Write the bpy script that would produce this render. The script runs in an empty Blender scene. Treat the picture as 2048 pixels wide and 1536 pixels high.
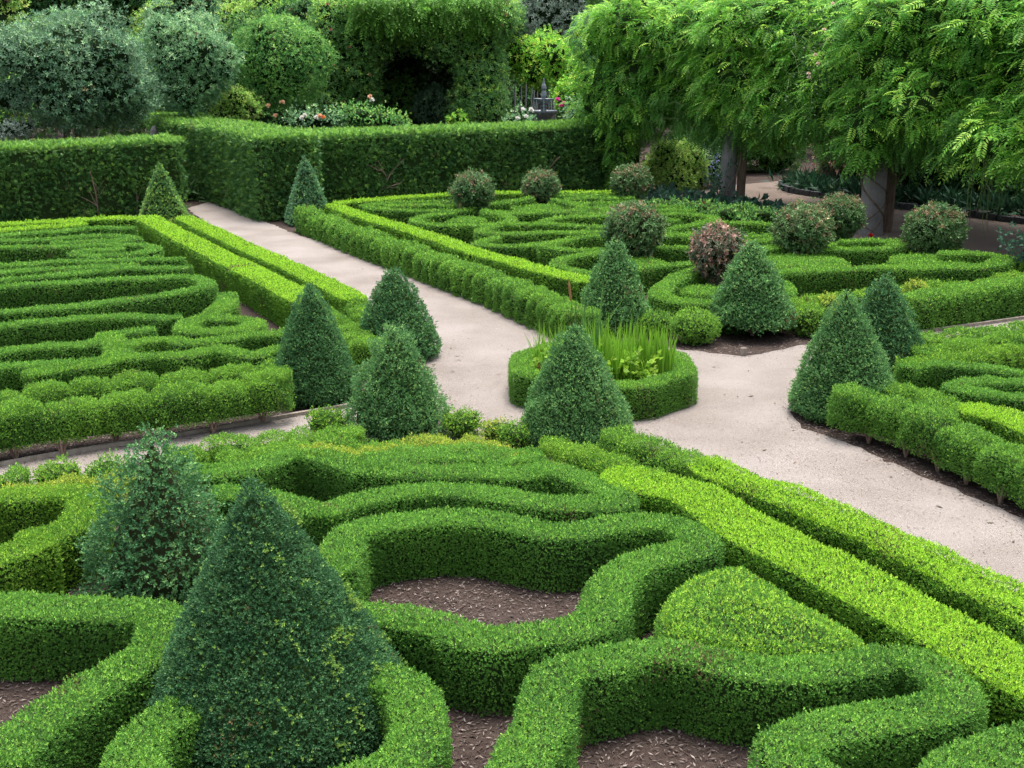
import bpy, math, random
import numpy as np
from math import radians as R_, pi

# ------------------------------------------------------------------ camera, light, exposure
scene = bpy.context.scene
H_CAM = 4.0
PITCH = math.atan(660 / 2300)
cd = bpy.data.cameras.new("camera")
cam = bpy.data.objects.new("camera", cd)
scene.collection.objects.link(cam)
cam.location = (0, 0, H_CAM)
cam.rotation_euler = (pi / 2 - PITCH, 0, 0)
cd.sensor_fit = 'HORIZONTAL'
cd.sensor_width = 36.0
cd.lens = 36.0 * 2300 / 2048
cd.clip_start = 0.1
cd.clip_end = 1000
scene.camera = cam

SUN_EL, SUN_AZ = 76.0, 20.0          # azimuth measured from +Y towards +X
world = bpy.data.worlds.new("World")
scene.world = world
world.use_nodes = True
wn = world.node_tree
wn.nodes.clear()
sky = wn.nodes.new('ShaderNodeTexSky')
sky.sky_type = 'NISHITA'
sky.sun_disc = False
sky.sun_elevation = R_(SUN_EL)
sky.sun_rotation = R_(SUN_AZ)
sky.dust_density = 3.0
sky.ozone_density = 1.0
hsv = wn.nodes.new('ShaderNodeHueSaturation')     # thin overcast: the blue of the sky is mostly veiled
hsv.inputs['Saturation'].default_value = 0.45
bg = wn.nodes.new('ShaderNodeBackground')
bg.inputs['Strength'].default_value = 0.15
wo = wn.nodes.new('ShaderNodeOutputWorld')
wn.links.new(sky.outputs[0], hsv.inputs['Color'])
# an overcast sky is about several times as bright overhead as at the horizon
tcw = wn.nodes.new('ShaderNodeTexCoord'); sep = wn.nodes.new('ShaderNodeSeparateXYZ')
mr = wn.nodes.new('ShaderNodeMapRange')
mr.inputs['From Min'].default_value = 0.0; mr.inputs['From Max'].default_value = 0.9
mr.inputs['To Min'].default_value = 0.28; mr.inputs['To Max'].default_value = 1.22
mulw = wn.nodes.new('ShaderNodeVectorMath'); mulw.operation = 'SCALE'
wn.links.new(tcw.outputs['Generated'], sep.inputs[0]); wn.links.new(sep.outputs['Z'], mr.inputs['Value'])
wn.links.new(hsv.outputs[0], mulw.inputs[0]); wn.links.new(mr.outputs[0], mulw.inputs['Scale'])
wn.links.new(mulw.outputs[0], bg.inputs['Color'])
wn.links.new(bg.outputs[0], wo.inputs['Surface'])

sd = bpy.data.lights.new("sun", 'SUN')
sd.energy = 1.5
sd.angle = R_(28)
sd.color = (1.0, 0.96, 0.9)
sun = bpy.data.objects.new("sun", sd)
scene.collection.objects.link(sun)
sun.rotation_euler = (R_(90 - SUN_EL), 0, R_(180 - SUN_AZ))
sun.location = (0, 0, 20)

scene.view_settings.view_transform = 'Standard'
scene.view_settings.look = 'None'
scene.view_settings.gamma = 1
scene.view_settings.exposure = 1.52
scene.cycles.max_bounces = 6
scene.cycles.diffuse_bounces = 3
scene.cycles.glossy_bounces = 2
scene.cycles.transmission_bounces = 4
scene.cycles.caustics_reflective = False
scene.cycles.caustics_refractive = False

rng = np.random.default_rng(11)
random.seed(5)
CAM = np.array([0, 0, H_CAM])

# ------------------------------------------------------------------ tagging and materials
def tag(o, label=None, cat=None, group=None, kind=None):
    if label: o['label'] = label
    if cat: o['category'] = cat
    if group: o['group'] = group
    if kind: o['kind'] = kind
    return o

def empty(name, loc, label, cat, group=None):
    o = bpy.data.objects.new(name, None)
    o.empty_display_size = 0.2
    o.location = loc
    scene.collection.objects.link(o)
    return tag(o, label, cat, group)

def new_mat(name):
    m = bpy.data.materials.new(name)
    m.use_nodes = True
    nt = m.node_tree
    nt.nodes.clear()
    out = nt.nodes.new('ShaderNodeOutputMaterial')
    return m, nt, out

def leaf_material(name, rough=0.5, trans=0.3, spec=0.2):
    m, nt, out = new_mat(name)
    at = nt.nodes.new('ShaderNodeAttribute'); at.attribute_name = 'Col'
    pb = nt.nodes.new('ShaderNodeBsdfPrincipled')
    pb.inputs['Roughness'].default_value = rough
    pb.inputs['Specular IOR Level'].default_value = spec
    tr = nt.nodes.new('ShaderNodeBsdfTranslucent')
    hs = nt.nodes.new('ShaderNodeHueSaturation')
    hs.inputs['Saturation'].default_value = 1.0
    hs.inputs['Value'].default_value = 1.25
    mx = nt.nodes.new('ShaderNodeMixShader'); mx.inputs[0].default_value = trans
    nt.links.new(at.outputs['Color'], pb.inputs['Base Color'])
    nt.links.new(at.outputs['Color'], hs.inputs['Color'])
    nt.links.new(hs.outputs[0], tr.inputs['Color'])
    nt.links.new(pb.outputs[0], mx.inputs[1]); nt.links.new(tr.outputs[0], mx.inputs[2])
    nt.links.new(mx.outputs[0], out.inputs['Surface'])
    return m

def noise_material(name, stops, scale, detail=6, rough=0.9, bump=0.0, bump_scale=None, spec=0.2, scale2=None, amount2=0.35, stretch=(1, 1, 1)):
    """base colour from a colour ramp over noise, optional second large-scale mottling, bump"""
    m, nt, out = new_mat(name)
    tc = nt.nodes.new('ShaderNodeTexCoord')
    mp = nt.nodes.new('ShaderNodeMapping'); mp.inputs['Scale'].default_value = stretch
    nt.links.new(tc.outputs['Object'], mp.inputs['Vector'])
    n1 = nt.nodes.new('ShaderNodeTexNoise'); n1.inputs['Scale'].default_value = scale; n1.inputs['Detail'].default_value = detail
    n1.inputs['Roughness'].default_value = 0.7
    nt.links.new(mp.outputs[0], n1.inputs['Vector'])
    cr = nt.nodes.new('ShaderNodeValToRGB')
    e = cr.color_ramp.elements
    while len(e) < len(stops): e.new(0.5)
    for k, (p, c) in enumerate(stops):
        e[k].position = p; e[k].color = (*c, 1)
    fac = n1.outputs['Fac']
    if scale2:
        n2 = nt.nodes.new('ShaderNodeTexNoise'); n2.inputs['Scale'].default_value = scale2; n2.inputs['Detail'].default_value = 4
        nt.links.new(mp.outputs[0], n2.inputs['Vector'])
        mm = nt.nodes.new('ShaderNodeMix'); mm.inputs[0].default_value = amount2
        nt.links.new(n1.outputs['Fac'], mm.inputs[2]); nt.links.new(n2.outputs['Fac'], mm.inputs[3])
        fac = mm.outputs[0]
    nt.links.new(fac, cr.inputs['Fac'])
    pb = nt.nodes.new('ShaderNodeBsdfPrincipled')
    pb.inputs['Roughness'].default_value = rough
    pb.inputs['Specular IOR Level'].default_value = spec
    nt.links.new(cr.outputs['Color'], pb.inputs['Base Color'])
    if bump:
        nb = nt.nodes.new('ShaderNodeTexNoise'); nb.inputs['Scale'].default_value = bump_scale or scale * 2; nb.inputs['Detail'].default_value = 5
        nt.links.new(mp.outputs[0], nb.inputs['Vector'])
        bp = nt.nodes.new('ShaderNodeBump'); bp.inputs['Strength'].default_value = bump; bp.inputs['Distance'].default_value = 0.02
        nt.links.new(nb.outputs['Fac'], bp.inputs['Height']); nt.links.new(bp.outputs[0], pb.inputs['Normal'])
    nt.links.new(pb.outputs[0], out.inputs['Surface'])
    return m

M_LEAF = leaf_material('box_leaf', 0.5, 0.25, 0.2)
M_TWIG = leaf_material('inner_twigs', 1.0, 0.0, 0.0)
M_SOFT = leaf_material('soft_leaf', 0.55, 0.38, 0.2)
M_GLOSS = leaf_material('glossy_leaf', 0.42, 0.2, 0.25)
M_PETAL = leaf_material('petal', 0.6, 0.35, 0.2)
M_CHIP = leaf_material('chip', 0.85, 0.0, 0.15)
M_GRAVEL = noise_material('gravel', [(0.34, (.165, .137, .116)), (0.5, (.25, .215, .19)), (0.64, (.31, .275, .25))], 70, 8, 0.92, 0.6, 160, 0.15, 0.8, 0.5)
M_SHADEGRAVEL = noise_material('shade_gravel', [(0.25, (.11, .083, .067)), (0.5, (.165, .128, .105)), (0.8, (.21, .17, .145))], 55, 8, 0.95, 0.5, 160, 0.1, 0.7, 0.5)  # same gravel with the pergola's shade put into its colour
M_MULCH = noise_material('mulch', [(0.3, (.025, .017, .014)), (0.5, (.052, .037, .031)), (0.72, (.10, .076, .064))], 26, 8, 0.95, 1.0, 60, 0.1, 2.0, 0.3)
M_BARK = noise_material('bark', [(0.3, (.075, .05, .035)), (0.7, (.2, .145, .105))], 14, 6, 0.9, 0.6, 40, 0.15, stretch=(1, 1, .25))
M_PALEBARK = noise_material('pale_bark', [(0.3, (.16, .10, .075)), (0.7, (.34, .25, .2))], 12, 6, 0.9, 0.5, 40, 0.15, stretch=(1, 1, .25))
M_STONE = noise_material('pillar_stone', [(0.25, (.10, .095, .09)), (0.55, (.20, .19, .182)), (0.8, (.29, .275, .26))], 7, 8, 0.9, 0.5, 30, 0.2, 1.5, 0.5)
M_KERB = noise_material('kerb_stone', [(0.3, (.035, .037, .042)), (0.7, (.095, .095, .1))], 9, 6, 0.85, 0.6, 30, 0.2)
M_TIMBER = noise_material('weathered_timber', [(0.3, (.20, .165, .135)), (0.7, (.36, .31, .26))], 10, 6, 0.9, 0.4, 40, 0.15, stretch=(1, 1, .2))
M_LEAD = noise_material('fountain_lead', [(0.3, (.06, .07, .08)), (0.6, (.17, .20, .22)), (0.8, (.42, .47, .5))], 6, 5, 0.5, 0.3, 20, 0.5)
M_STAKE = noise_material('grey_stake', [(0.3, (.20, .19, .19)), (0.7, (.36, .35, .35))], 12, 4, 0.85, 0.2, 30, 0.2, stretch=(1, 1, .2))

m, nt, out = new_mat('pond_water')
pb = nt.nodes.new('ShaderNodeBsdfPrincipled')
pb.inputs['Base Color'].default_value = (.018, .024, .014, 1); pb.inputs['Roughness'].default_value = 0.06
nb = nt.nodes.new('ShaderNodeTexNoise'); nb.inputs['Scale'].default_value = 6
bp = nt.nodes.new('ShaderNodeBump'); bp.inputs['Strength'].default_value = 0.08
nt.links.new(nb.outputs['Fac'], bp.inputs['Height']); nt.links.new(bp.outputs[0], pb.inputs['Normal'])
nt.links.new(pb.outputs[0], out.inputs['Surface'])
M_WATER = m

# ------------------------------------------------------------------ mesh kit
class Geo:
    """quads with a colour per quad, all linked as ONE mesh; while core is 1 the quads are bare inner twigs"""
    core = 0
    def __init__(s): s.q = []; s.c = []; s.m = []
    def add(s, quads, col):
        quads = np.asarray(quads, dtype=np.float32).reshape(-1, 4, 3)
        col = np.asarray(col, dtype=np.float32)
        if col.ndim == 1: col = np.repeat(col[None], len(quads), 0)
        s.q.append(quads); s.c.append(col); s.m.append(np.full(len(quads), s.core, dtype=np.int32))
    def grid(s, A, col, closed_u=False):
        """A: (n, m, 3) grid of points; closed_u joins the last column to the first"""
        A = np.asarray(A, dtype=np.float32)
        if closed_u: A = np.concatenate([A, A[:, :1]], 1)
        s.add(np.stack([A[:-1, :-1], A[:-1, 1:], A[1:, 1:], A[1:, :-1]], 2).reshape(-1, 4, 3), col)
    def tube(s, pts, rad, col=(.1, .1, .1), n=6, cap=True):
        pts = np.asarray(pts, float); m = len(pts)
        rad = np.broadcast_to(np.asarray(rad, float), (m,))
        t = np.gradient(pts, axis=0); t /= np.linalg.norm(t, axis=1)[:, None] + 1e-9
        ref = np.array([0.31, 0.17, 0.93]) if abs(t[0, 2]) < .8 else np.array([1., .1, 0])
        u = np.cross(t, ref); u /= np.linalg.norm(u, axis=1)[:, None]
        v = np.cross(t, u)
        a = np.linspace(0, 2 * pi, n, endpoint=False)
        A = pts[:, None] + rad[:, None, None] * (np.cos(a)[None, :, None] * u[:, None] + np.sin(a)[None, :, None] * v[:, None])
        s.grid(A, col, True)
        if cap:
            for e in (0, -1):
                c = pts[e]
                for k in range(0, n, 2):
                    s.add([[c, A[e, k], A[e, (k + 1) % n], A[e, (k + 2) % n]]], col)
    def lathe(s, prof, centre, col, n=24, flutes=0, depth=0):
        a = np.linspace(0, 2 * pi, n, endpoint=False)
        pr = np.asarray(prof, float)
        k = 1 + (depth * np.cos(a * flutes) if flutes else 0 * a)
        A = np.stack([pr[:, :1] * (np.cos(a) * k)[None], pr[:, :1] * (np.sin(a) * k)[None], np.repeat(pr[:, 1:2], n, 1)], 2) + np.asarray(centre)
        s.grid(A, col, True)
    def box(s, c, d, col=(.1, .1, .1), rot=0.0, taper=1.0):
        x, y, z = np.asarray(d, float) / 2
        b = np.array([[-x, -y, -z], [x, -y, -z], [x, y, -z], [-x, y, -z], [-x * taper, -y * taper, z], [x * taper, -y * taper, z], [x * taper, y * taper, z], [-x * taper, y * taper, z]])
        cr, sr = math.cos(rot), math.sin(rot)
        b = b @ np.array([[cr, sr, 0], [-sr, cr, 0], [0, 0, 1]]) + np.asarray(c)
        s.add([b[i] for i in ([3, 2, 1, 0], [4, 5, 6, 7], [0, 1, 5, 4], [1, 2, 6, 5], [2, 3, 7, 6], [3, 0, 4, 7])], col)
    def build(s, name, mat, parent=None, origin=None):
        q = np.concatenate(s.q); c = np.concatenate(s.c)
        v = q.reshape(-1, 3)
        if origin is None:
            origin = (0, 0, 0) if parent is None else tuple(parent.location)
        v = v - np.asarray(origin, dtype=np.float32)
        n = len(v)
        me = bpy.data.meshes.new(name)
        me.vertices.add(n); me.vertices.foreach_set('co', np.ascontiguousarray(v, dtype=np.float32).ravel())
        me.loops.add(n); me.loops.foreach_set('vertex_index', np.arange(n, dtype=np.int32))
        f = n // 4
        me.polygons.add(f)
        me.polygons.foreach_set('loop_start', np.arange(0, n, 4, dtype=np.int32))
        me.polygons.foreach_set('loop_total', np.full(f, 4, dtype=np.int32))
        at = me.color_attributes.new('Col', 'FLOAT_COLOR', 'POINT')
        cc = np.ones((n, 4), dtype=np.float32); cc[:, :3] = np.repeat(c, 4, 0)
        at.data.foreach_set('color', cc.ravel())
        me.update(calc_edges=True)
        me.materials.append(mat)
        mi = np.concatenate(s.m)
        if mi.any():
            me.materials.append(M_TWIG); me.polygons.foreach_set('material_index', mi)
        o = bpy.data.objects.new(name, me)
        scene.collection.objects.link(o)
        if parent is None: o.location = origin
        else: o.parent = parent
        return o

def poly_sheet(name, pts, z, mat):
    me = bpy.data.meshes.new(name)
    me.from_pydata([(x, y, z) for x, y in pts], [], [list(range(len(pts)))])
    me.update(); me.materials.append(mat)
    o = bpy.data.objects.new(name, me); scene.collection.objects.link(o)
    return o

def unit(v): return v / (np.linalg.norm(v, axis=-1, keepdims=True) + 1e-9)

def bump(P, scale, seed=0, n=9):
    r = np.random.default_rng(seed + 100)
    k = r.normal(size=(n, 3)); k = k / np.linalg.norm(k, axis=1)[:, None] * (2 * pi / scale) * r.uniform(.6, 1.5, (n, 1))
    return np.sin(P @ k.T + r.uniform(0, 6.28, n)).mean(1) * 1.6

def crom(pts, step=0.06, closed=False):
    p = np.asarray(pts, float)
    if closed:
        p = p[:-1]; q = np.concatenate([p[-1:], p, p[:2]])
    else:
        q = np.concatenate([2 * p[:1] - p[1:2], p, 2 * p[-1:] - p[-2:-1]])
    out = []
    for i in range(1, len(q) - 2):
        a, b, c, d = q[i - 1:i + 3]
        n = max(2, int(np.linalg.norm(c - b) / step))
        t = np.linspace(0, 1, n, endpoint=False)[:, None]
        out.append(.5 * (2 * b + (c - a) * t + (2 * a - 5 * b + 4 * c - d) * t ** 2 + (3 * b - a - 3 * c + d) * t ** 3))
    out.append(q[-2:-1] if not closed else q[1:2])
    return np.concatenate(out)

# leaf templates: (leaves, 4, 3) around +Z, unit leaf length
def _leaf(base, d, up, L, w, fold=.12):
    d = d / np.linalg.norm(d); s = np.cross(d, up); s /= np.linalg.norm(s); u = np.cross(s, d)
    return [base, base + d * L * .5 + s * w / 2 + u * fold * L, base + d * L, base + d * L * .5 - s * w / 2 + u * fold * L]

def sprig(n, w, lo=75, hi=20, rise=.16, L=1.0):
    q = []
    for k in range(n):
        a = k * 2.399; f = k / max(1, n - 1); e = R_(lo + (hi - lo) * f)
        d = np.array([math.cos(a) * math.sin(e), math.sin(a) * math.sin(e), math.cos(e)])
        q.append(_leaf(np.array([0, 0, k * rise]), d, np.array([0, 0, 1.]), L * (1 - .25 * f), w))
    return np.array(q)

def pinnate(pairs, w, droop=.5, ang=62, leaflet=.30, length=1.0):
    """compound leaf along +Z, bending towards +X"""
    q = []
    for k in range(pairs + 1):
        f = (k + 1) / (pairs + 1)
        p = np.array([droop * f * f * length, 0, f * length * (1 - .25 * droop * f)])
        t = np.array([2 * droop * f, 0, 1.]); t /= np.linalg.norm(t)
        L = leaflet * (1.15 - .5 * abs(f - .45))
        if k == pairs:
            q.append(_leaf(p, t, np.array([1., 0, 0]), L, w, .08))
        else:
            for s in (1, -1):
                d = t * math.cos(R_(ang)) + np.array([.25, s * math.sin(R_(ang)), 0])
                q.append(_leaf(p, d, np.array([-1., 0, .3]), L, w, .08))
    return np.array(q)

T_BOX = sprig(6, .52, 62, 12, .22)
T_BOX4 = sprig(4, .62, 62, 12, .26)
T_LONG = sprig(6, .34, 85, 25, .12)
T_YEW = pinnate(4, .17, .35, 55, .42)
T_WIST = pinnate(6, .095, .55, 66, .30)
T_BLADE = sprig(7, .10, 60, 15, .02)

def place(geo, tmpl, P, axis, size, col, jit=.22, spread=.0, colour2=None, p2=0.0, swing=None):
    """one sprig per row of P; swing: preferred +X direction of the template (droop)"""
    n = len(P)
    if not n: return
    ax = unit(axis)
    ref = rng.normal(size=(n, 3)) if swing is None else swing + rng.normal(size=(n, 3)) * .25
    x = unit(ref - (ref * ax).sum(1, keepdims=True) * ax)
    y = np.cross(ax, x)
    size = np.broadcast_to(size, (n,))[:, None, None, None]
    V = (tmpl[None, :, :, 0, None] * x[:, None, None] + tmpl[None, :, :, 1, None] * y[:, None, None] + tmpl[None, :, :, 2, None] * ax[:, None, None]) * size + P[:, None, None]
    L = len(tmpl)
    c = np.broadcast_to(col, (n, 3))[:, None] * (1 + rng.normal(size=(n, L, 1)) * jit).clip(.45, 1.8) * (1 + rng.normal(size=(n, L, 3)) * .05)
    if colour2 is not None and p2 > 0:
        k = rng.random((n, L)) < p2
        c = np.where(k[..., None], np.asarray(colour2) * (1 + rng.normal(size=(n, L, 1)) * .15).clip(.6, 1.5), c)
    geo.add(V.reshape(-1, 4, 3), c.reshape(-1, 3).clip(.003, .8))

def px_per_m(P): return 1150.0 / np.linalg.norm(P - CAM, axis=-1)

def keep_mask(P, N, back=.3):
    """thin the sides nobody near the viewpoint can see"""
    v = unit(CAM - P)
    p = np.where((N * v).sum(1) < -.12, back, 1.0)
    f = P[:, 1] * math.cos(PITCH) - (P[:, 2] - H_CAM) * math.sin(PITCH)
    p = np.where(np.abs(P[:, 0]) > np.maximum(f, .1) * .445 * 1.12 + .35, p * .35, p)
    return rng.random(len(P)) < p

# palettes: A / B mottling, tip = fresh growth, share of tips on top and on the sides
PAL = {
    'knot': dict(A=(.050, .126, .021), B=(.074, .170, .027), tip=(.125, .240, .036), top=.34, side=.05),
    'knot2': dict(A=(.053, .130, .020), B=(.080, .174, .025), tip=(.140, .254, .034), top=.34, side=.06),
    'yellowish': dict(A=(.085, .155, .020), B=(.13, .20, .025), tip=(.24, .27, .04), top=.45, side=.2),
    'lime': dict(A=(.054, .128, .015), B=(.082, .178, .017), tip=(.182, .304, .026), top=.80, side=.05),
    'lumpy': dict(A=(.052, .126, .019), B=(.086, .178, .024), tip=(.145, .258, .030), top=.32, side=.14),
    'bush':  dict(A=(.050, .130, .014), B=(.090, .180, .020), tip=(.16, .26, .03), top=.30, side=.2),
    'blue': dict(A=(.036, .098, .036), B=(.055, .132, .047), tip=(.105, .20, .055), top=.14, side=.10),
    'blue2': dict(A=(.050, .124, .041), B=(.076, .165, .055), tip=(.13, .23, .068), top=.22, side=.18),
    'yew': dict(A=(.030, .085, .022), B=(.055, .125, .028), tip=(.125, .235, .04), top=.75, side=.12),
}
BUMPSEED = [0]

def pal_cols(pal, P, N, scale=.9):
    d = PAL[pal]
    BUMPSEED[0] += 1
    t = (.5 + .8 * bump(P, scale, BUMPSEED[0])).clip(0, 1)[:, None]
    c = np.asarray(d['A']) * (1 - t) + np.asarray(d['B']) * t
    up = N[:, 2].clip(0, 1)
    return c * GAIN, d['side'] + (d['top'] - d['side']) * (up > .55)

def clothe(geo, P, N, pal, L0=.0138, K=1.3, minpx=1.55, tmpl=None, up=.45, wild=.35, amp=0.0, back=.3, dens_area=None, scale=.9, spike=0.0, sink=.6, brown=.4):
    """turn surface samples into leaf sprigs. P sampled with density dens_area (per m2)"""
    k = keep_mask(P, N, back)
    P, N = P[k], N[k]
    ln = np.maximum(L0, minpx / px_per_m(P))
    if dens_area:
        k = rng.random(len(P)) < (K / ln ** 2) / dens_area
        P, N, ln = P[k], N[k], ln[k]
    n = len(P)
    if not n: return
    ax = N + np.array([0, 0, up]) + rng.normal(size=(n, 3)) * wild
    c, ptip = pal_cols(pal, P, N, scale)
    tip = rng.random(n) < ptip
    d = PAL[pal]
    c = np.where(tip[:, None], np.asarray(d['tip']) * GAIN * (1 + rng.normal(size=(n, 1)) * .14).clip(.6, 1.4), c)
    if brown:
        pb_ = (bump(P, .8, BUMPSEED[0] + 31) + .4 * bump(P, .25, BUMPSEED[0] + 32) - .62).clip(0, 1) * 1.2 * brown
        c = np.where((rng.random(n) < pb_)[:, None], np.array((.18, .145, .065)) * rng.uniform(.6, 1.3, (n, 1)), c)
    sz = ln * (1 + rng.normal(size=n) * .16).clip(.6, 1.5)
    off = -sink * ln + rng.normal(size=n) * (.25 * ln + amp)
    if spike: off = off + np.where(rng.random(n) < spike, rng.random(n) * 1.6 * ln, 0)
    Q = P + N * off[:, None]
    t = T_BOX if tmpl is None else tmpl
    far = ln > L0 * 1.35
    if tmpl is None and far.any():
        place(geo, T_BOX4, Q[far], ax[far], sz[far] * 1.1, c[far])
        m = ~far
        place(geo, t, Q[m], ax[m], sz[m], c[m])
    else:
        place(geo, t, Q, ax, sz, c)

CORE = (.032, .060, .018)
GAIN = 1.95

# ------------------------------------------------------------------ hedge strips
def strip(geo, line, w=.36, h=.45, pal='knot', r=.05, lump=None, amp=.006, closed=False, L0=.0138, K=1.3, minpx=1.2, z0=0.0, noise=.010, nscale=.35, inset=.04, tmpl=None, thin=None, wild=.28, up=.45, spike=.05, seed=None, back=.55, square=False):
    w = w - .035                       # the leaves stand a little proud of the clipped face
    D = crom(line, .06, closed)
    seg = np.linalg.norm(np.diff(D, axis=0), axis=1)
    S = np.concatenate([[0], np.cumsum(seg)]); Ltot = S[-1]
    Tn = np.gradient(D, axis=0)
    if closed: Tn[0] = Tn[-1] = D[1] - D[-2]
    Tn = unit(Tn); Nn = np.stack([-Tn[:, 1], Tn[:, 0]], 1)
    sd = seed if seed is not None else int(abs(D[0, 0] * 977 + D[0, 1] * 131)) % 9999
    rr = np.random.default_rng(sd)
    ph = rr.uniform(0, 10)
    if lump:
        per, a = lump
        nk = int(Ltot / per) + 4
        kn = np.cumsum(rr.uniform(.75, 1.25, nk)) * per - per * 1.5
        hh = rr.uniform(-1, 1, nk)
        def mod(s):
            i = np.clip(np.searchsorted(kn, s) - 1, 0, nk - 2)
            f = ((s - kn[i]) / (kn[i + 1] - kn[i])).clip(0, 1)
            arch = np.sqrt((1 - np.abs(2 * f - 1) ** 2.6).clip(0, 1))
            return 1 - a * (1 - arch), 1 + .10 * hh[i] * min(1, a * 4)
    else:
        def mod(s):
            o = np.ones_like(s)
            if square: return o, o
            return o + .035 * np.sin(s * 2.1 + ph) + .02 * np.sin(s * 5.3 + 2 * ph), o + .012 * np.sin(s * 1.7 + ph) + .012 * np.sin(s * 4.9 + ph)
    area = Ltot * (2 * (h - z0) + w) + (0 if closed else pi * w * (h - z0) + pi * w * w / 4)
    near = np.linalg.norm(np.c_[D, np.full(len(D), h)] - CAM, axis=1).min()
    lmin = max(L0, minpx * near / 1150)
    dens = K / lmin ** 2
    n = int(area * dens)
    fcap = 0 if closed else (pi * w * (h - z0) + pi * w * w / 4) / area
    cap = rng.random(n) < fcap
    s = rng.random(n) * Ltot
    u = rng.random(n) * (2 * (h - z0) + w)
    # box profile
    hz = h - z0
    o = np.where(u < hz, -w / 2, np.where(u < hz + w, u - hz - w / 2, w / 2))
    z = np.where(u < hz, z0 + u, np.where(u < hz + w, h, z0 + (u - hz - w)))
    qo, qz = o.clip(-(w / 2 - r), w / 2 - r), np.minimum(z, h - r)
    d = np.stack([o - qo, z - qz], 1)
    dn = unit(d)
    o, z = qo + r * dn[:, 0], qz + r * dn[:, 1]
    no, nz = dn[:, 0], dn[:, 1]
    # centre line lookup
    i = np.clip(np.searchsorted(S, s) - 1, 0, len(D) - 2)
    f = ((s - S[i]) / (S[i + 1] - S[i] + 1e-9))[:, None]
    c = D[i] * (1 - f) + D[i + 1] * f
    t = unit(Tn[i] * (1 - f) + Tn[i + 1] * f)
    nn = np.stack([-t[:, 1], t[:, 0]], 1)
    mw, mh = mod(s)
    # end caps: turn the profile about the end of the line
    if cap.any():
        e = rng.random(n) < .5
        th = rng.uniform(-pi / 2, pi / 2, n)
        ec = np.where(e[:, None], D[0], D[-1]); et = np.where(e[:, None], -Tn[0], Tn[-1])
        en = np.stack([-et[:, 1], et[:, 0]], 1)
        dirv = et * np.cos(th)[:, None] + en * np.sin(th)[:, None]
        oo = np.abs(o); top = (u >= hz) & (u < hz + w)
        oo = np.where(top, (w / 2) * np.sqrt(rng.random(n)), oo)
        oo = np.minimum(oo, w / 2)
        if square:
            ct, st_ = np.cos(th), np.sin(th)
            oo = oo / np.maximum(np.abs(ct), np.abs(st_))
            sq_n = np.where((np.abs(ct) > np.abs(st_))[:, None], et, en * np.sign(st_)[:, None])
        c = np.where(cap[:, None], ec, c); nn = np.where(cap[:, None], dirv, nn)
        no = np.where(cap, np.abs(no), no); o = np.where(cap, oo, o)
        s = np.where(cap, np.where(e, 0, Ltot), s); mw, mh = mod(s)
    o = o * mw; zz = z0 + (z - z0) * mh * (mw if lump else 1)
    P = np.concatenate([c + nn * o[:, None], zz[:, None]], 1)
    N = np.concatenate([nn * no[:, None], nz[:, None]], 1)
    if square and cap.any():
        N[cap, :2] = (sq_n * no[:, None])[cap]
    # drop what folds inside on the inner side of bends
    Dk = D[::2]
    dist = np.full(n, 9.)
    for a0 in range(0, n, 40000):
        b = P[a0:a0 + 40000, :2]
        dist[a0:a0 + 40000] = np.sqrt(((b[:, None] - Dk[None]) ** 2).sum(2).min(1))
    k = (dist > np.abs(o) - .045) | cap
    P, N = P[k], N[k]
    dz = noise * bump(P, nscale, sd)
    P = P + N * dz[:, None]
    if thin is not None:
        k = rng.random(len(P)) < thin(P, N)
        P, N = P[k], N[k]
    clothe(geo, P, N, pal, L0, K, minpx, tmpl, up, wild, amp, back, dens, spike=spike)
    # core
    st = slice(None, None, 2)
    Dc, Nc, Sc = D[st], Nn[st], S[st]
    if not np.allclose(Dc[-1], D[-1]): Dc = np.r_[Dc, D[-1:]]; Nc = np.r_[Nc, Nn[-1:]]; Sc = np.r_[Sc, S[-1:]]
    if square:
        ex = w / 2 - inset
        Dc = np.r_[Dc[:1] - Tn[0] * ex, Dc, Dc[-1:] + Tn[-1] * ex]; Nc = np.r_[Nc[:1], Nc, Nc[-1:]]; Sc = np.r_[Sc[:1], Sc, Sc[-1:]]
    mw, mh = mod(Sc)
    i_ = inset
    ra = max(r - i_, .012)
    sh = [[ra * math.sin(a), ra * math.cos(a)] for a in (pi / 2, pi / 4, 0)]
    ce = w / 2 - i_ - ra; ch = h - i_ - ra
    prof = np.array([[-w / 2 + i_, z0 + .01]] + [[-ce - a, ch + b] for a, b in sh] + [[ce + a, ch + b] for a, b in sh[::-1]] + [[w / 2 - i_, z0 + .01]])
    A = np.zeros((len(Dc), 8, 3))
    A[:, :, :2] = Dc[:, None] + Nc[:, None] * (prof[None, :, 0, None] * mw[:, None, None])
    A[:, :, 2] = z0 + (prof[None, :, 1] - z0) * (mh * (mw if lump else 1))[:, None]
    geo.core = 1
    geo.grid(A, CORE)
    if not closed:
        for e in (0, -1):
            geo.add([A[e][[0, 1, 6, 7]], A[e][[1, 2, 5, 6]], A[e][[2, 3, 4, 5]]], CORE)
    geo.core = 0
    return D, Nn, S

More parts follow.
